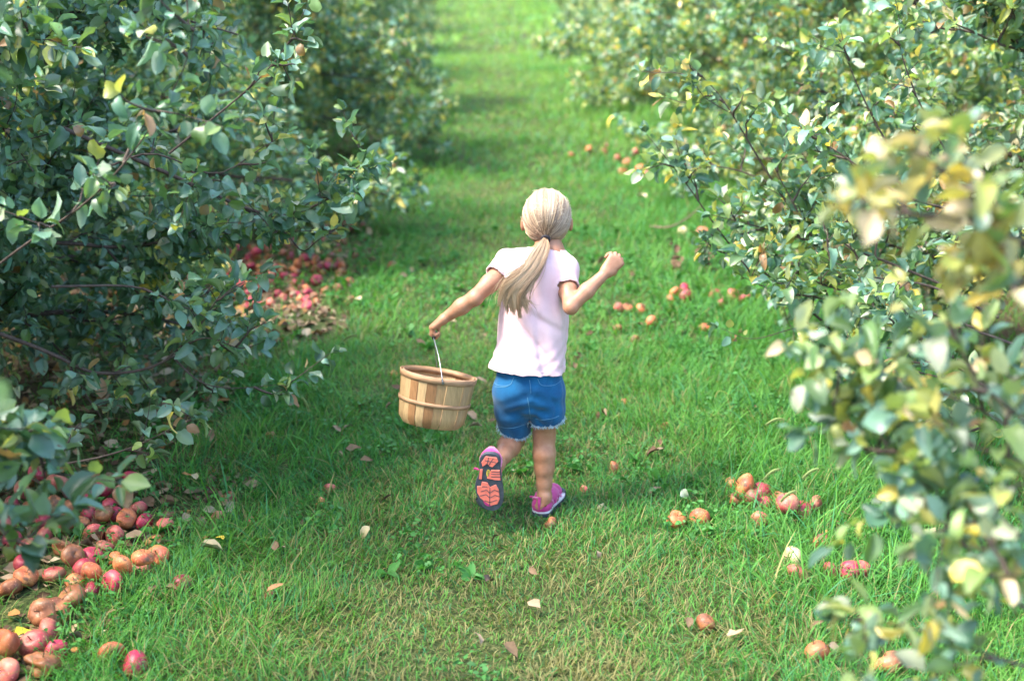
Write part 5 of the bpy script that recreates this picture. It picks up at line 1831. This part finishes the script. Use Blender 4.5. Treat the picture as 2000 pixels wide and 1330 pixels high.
# ------------------------------------------------------------------ litter, weeds, foxtails
def build_litter():
    rg = np.random.RandomState(15)
    pos, cols, size = [], [], []

    def add(n, xr, yr, sz, f=lambda x, y: 1.0, z=0.004):
        for _ in range(n):
            x, y = rg.uniform(*xr), rg.uniform(*yr)
            if rg.rand() > f(x, y):
                continue
            pos.append((x, y, z + rg.rand() * 0.02)); size.append(sz * rg.uniform(0.6, 1.2))
            c = np.array([[0.16, 0.105, 0.06], [0.26, 0.19, 0.12], [0.10, 0.06, 0.035], [0.36, 0.29, 0.19], [0.30, 0.15, 0.05]])[rg.choice(5, p=[.32, .28, .2, .12, .08])]
            cols.append(c * rg.uniform(0.7, 1.2))
    add(3800, (-3.3, -0.9), (3.2, 7.5), 0.06, lambda x, y: float(bare(np.array(x), np.array(y))))
    add(5200, (-3.6, -0.8), (6.3, 14), 0.065, lambda x, y: float(bare(np.array(x), np.array(y))))
    add(2200, (1.1, 3.6), (3.3, 14), 0.06, lambda x, y: float(bare(np.array(x), np.array(y))) * 0.8)
    add(130, (-1.3, 1.4), (3.3, 8), 0.05, z=0.03)
    pos = np.array(pos); n = len(pos)
    a = rg.uniform(0, 6.28, n)
    dr = np.stack([np.cos(a), np.sin(a), rg.normal(0, 0.25, n)], 1)
    V, F, C = scatter_leaves(rg, pos, dr, np.array(size), np.array(cols), TPL_LO, 1.5)
    V[:, 2] = np.maximum(V[:, 2], 0.003)
    o = link('leaf_litter', mesh_np('leaf_litter', V, F, C), attr_mat('dry_leaf', 0.8, 0.2, (30, 0.3, (1, 1, 1), 0.7)))
    tag(o, 'dry brown fallen leaves lying on the soil under both rows of trees', 'fallen leaves', kind='stuff')
    # broad-leaved weeds and clover among the grass
    pos, dr, size, cols = [], [], [], []
    for _ in range(3200):
        x, y = rg.uniform(-1.5, 1.9), rg.uniform(3.25, 9.0)
        if abs(x - 0.05) < 0.32 and 4.0 < y < 4.7:
            continue
        if vnoise(np.array(x), np.array(y), 0.35, 66) < 0.5:
            continue
        k = rg.randint(4, 9)
        big = rg.rand() < 0.13
        s = rg.uniform(0.035, 0.06) if big else rg.uniform(0.014, 0.026)
        a0 = rg.uniform(0, 6.28)
        for j in range(k):
            a = a0 + j * 6.28 / k + rg.normal(0, 0.2)
            el = rg.uniform(0.3, 1.1)
            off = np.zeros(3) if big else np.array([rg.normal(0, 0.02), rg.normal(0, 0.02), rg.uniform(0.02, 0.045)])
            pos.append(np.array([x, y, 0.01]) + off); dr.append((math.cos(a) * math.cos(el), math.sin(a) * math.cos(el), math.sin(el) * (1 if big else 0.2)))
            size.append(s * rg.uniform(0.8, 1.2)); cols.append(np.array([0.055, 0.19, 0.04]) * rg.uniform(0.7, 1.4) + (0.02 if rg.rand() < 0.2 else 0))
    V, F, C = scatter_leaves(rg, np.array(pos), np.array(dr), np.array(size), np.array(cols), TPL_LO, 1.2)
    o = link('low_weeds', mesh_np('low_weeds', V, F, C), grass_material('weed_leaf', 0.5, 0.3))
    tag(o, 'low broad leaved weeds and clover growing among the grass', 'weeds', kind='stuff')


build_litter()


def build_foxtails():
    rg = np.random.RandomState(3)
    gm = grass_material('foxtail_stem', 0.5, 0.2)
    hm = grass_material('foxtail_head', 0.6, 0.4)
    spec = [((577, 838, 0), (590, 775), 'left', 'upright drooping foxtail head in the grass left of the basket'),
            ((560, 828, 0), (545, 700), 'left', 'foxtail head close to the tip of the low left branch'),
            ((640, 790, 0), (672, 665), 'right', 'tall thin foxtail leaning right behind the left branch tip'),
            ((1720, 900, 0), (1560, 838), 'left', 'foxtail head arching left below the right tree, highest of its group'),
            ((1730, 960, 0), (1530, 818), 'left', 'long foxtail arching left over the others beside the right tree'),
            ((1700, 985, 0), (1522, 915), 'left', 'low foxtail head pointing at the apples on the right'),
            ((1690, 1010, 0), (1600, 915), 'left', 'short pale foxtail nearest the blurred right branch'),
            ((1660, 1040, 0), (1555, 958), 'left', 'lowest foxtail head above the right apple group')]
    for (u0, v0, _), (u1, v1), sd_, lab in spec:
        g = G(u0, v0)
        tip = P(u1, v1, g[1] - 0.02)
        mid = g * 0.45 + tip * 0.55 + np.array([0, 0, 0.07])
        q = catmull(np.array([g, g * 0.7 + mid * 0.3 + [0, 0, 0.03], mid, tip]), 14)
        root = empty('foxtail_grass', tuple(g), 0, lab, 'grass plant', 'foxtail grasses')
        v_, f_, c_ = tubes(q[None], np.linspace(0.0014, 0.0008, 14)[None], 4, np.array([[0.12, 0.22, 0.06]]))
        link('stem', mesh_np('foxtail_stem', v_, f_, c_), gm, root)
        d = unit(q[-1] - q[-2])
        pts, pr = [], []
        n = 260
        p = tip.copy(); dd = d.copy()
        ax = [p.copy()]
        for i in range(12):
            dd = unit(dd + np.array([0, 0, -0.10])); p = p + dd * 0.0052; ax.append(p.copy())
        ax = np.array(ax)
        hv, hf, hc = tubes(ax[None], (np.sin(np.linspace(0.25, 3.0, 13)) * 0.0038 + 0.001)[None], 6, np.array([[0.22, 0.30, 0.10]]))
        br = []
        for i in range(n):
            t = rg.rand() * 11.9
            k = int(t); a = ax[k] * (1 - t + k) + ax[k + 1] * (t - k)
            o_ = unit(np.cross(dd, rg.normal(0, 1, 3)))
            e = unit(o_ + dd * 1.0)
            br.append([a + o_ * 0.002, a + e * rg.uniform(0.006, 0.011)])
        bv, bf, bc = tubes(np.array(br), np.tile([0.0006, 0.0002], (n, 1)), 3, np.tile([0.26, 0.32, 0.12], (n, 1)))
        link('seed_head', mesh_np('foxtail_head', np.vstack([hv, bv]), np.vstack([hf, bf + len(hv)]), np.vstack([hc, bc])), hm, root)


build_foxtails()


def build_debris():
    rg = np.random.RandomState(8)
    # withered brown weed on the right
    g = G(1345, 540)
    root = empty('withered_weed', tuple(g), 0, 'clump of withered curled brown leaves in the grass right of the raised fist', 'dead plant')
    pos, dr, size, col, st = [], [], [], [], []
    for _ in range(7):
        a = rg.uniform(0, 6.28); rad = rg.uniform(0.0, 0.11)
        b0 = g + np.array([math.cos(a) * rad * 1.6, math.sin(a) * rad, 0])
        tp = b0 + np.array([rg.normal(0, 0.03), rg.normal(0, 0.03), rg.uniform(0.12, 0.22)])
        pth = catmull(np.array([b0, (b0 + tp) / 2 + rg.normal(0, 0.008, 3), tp]), 6)
        st.append(pth)
        for k in range(7):
            p = pth[rg.randint(1, 6)]
            d = unit([rg.normal(), rg.normal(), -0.4])
            pos.append(p); dr.append(d); size.append(rg.uniform(0.035, 0.06)); col.append(np.array([0.13, 0.08, 0.05]) * rg.uniform(0.6, 1.5))
    V, F, C = scatter_leaves(rg, np.array(pos), np.array(dr), np.array(size), np.array(col), TPL_HI)
    link('leaves', mesh_np('withered_leaves', V, F, C), attr_mat('withered_leaf', 0.85, 0.2), root)
    v_, f_, _ = tubes(np.array(st), np.full((7, 6), 0.002), 4)
    tag(link('stem', mesh_np('withered_stem', v_, f_), M_BARK, root), kind='stuff')
    # fallen stick
    q = catmull(np.array([G(1270, 442, 0.07), G(1305, 444, 0.10), G(1340, 428, 0.13), G(1372, 400, 0.10)]), 12)
    v_, f_, _ = tubes(q[None], np.linspace(0.007, 0.004, 12)[None], 6)
    o = link('stick', mesh_np('stick', v_, f_), plain('dry_stick', (0.16, 0.11, 0.075), 0.8))
    tag(o, 'bent bare brown stick lying in the grass right of the child head', 'stick')
    # pale dead leaves the photo shows one by one
    for u, v, s, c, lab in [(393, 1068, 0.07, (0.42, 0.36, 0.22), 'dry pale curled leaf in front grass right of the near heap'), (436, 1053, 0.035, (0.60, 0.42, 0.05), 'small bright yellow leaf in the front grass'),
                            (722, 1028, 0.045, (0.40, 0.34, 0.18), 'pale dry leaf in the grass left of the raised sandal toe'), (520, 1155, 0.06, (0.34, 0.17, 0.08), 'rust brown leaf standing in the front grass'),
                            (948, 1135, 0.05, (0.12, 0.08, 0.06), 'dark brown leaf in the grass below the raised sandal'), (380, 925, 0.06, (0.40, 0.35, 0.20), 'cream leaf in the grass above the near heap on its right'),
                            (1346, 968, 0.055, (0.50, 0.56, 0.42), 'pale green leaf in grass left of the right apple group'), (1262, 386, 0.09, (0.60, 0.50, 0.34), 'pale sunlit leaf by the low branch right of the child head'),
                            (26, 1240, 0.06, (0.58, 0.48, 0.04), 'bright yellow leaf at the left edge beside the front apples')]:
        g = G(u, v, 0.10 if v == 386 else 0.045)
        a = rg.uniform(0, 6.28)
        V, F, C = scatter_leaves(rg, np.zeros((1, 3)), np.array([[math.cos(a), math.sin(a), 0.2]]), np.array([s]), np.array([c]), TPL_HI, 1.5)
        o = link('fallen_leaf', mesh_np('fallen_leaf', V, F, C), attr_mat('fallen_leaf', 0.7, 0.2))
        o.location = tuple(g)
        tag(o, lab, 'leaf', 'single leaves on the grass')


build_debris()


print('objects', len(bpy.data.objects))
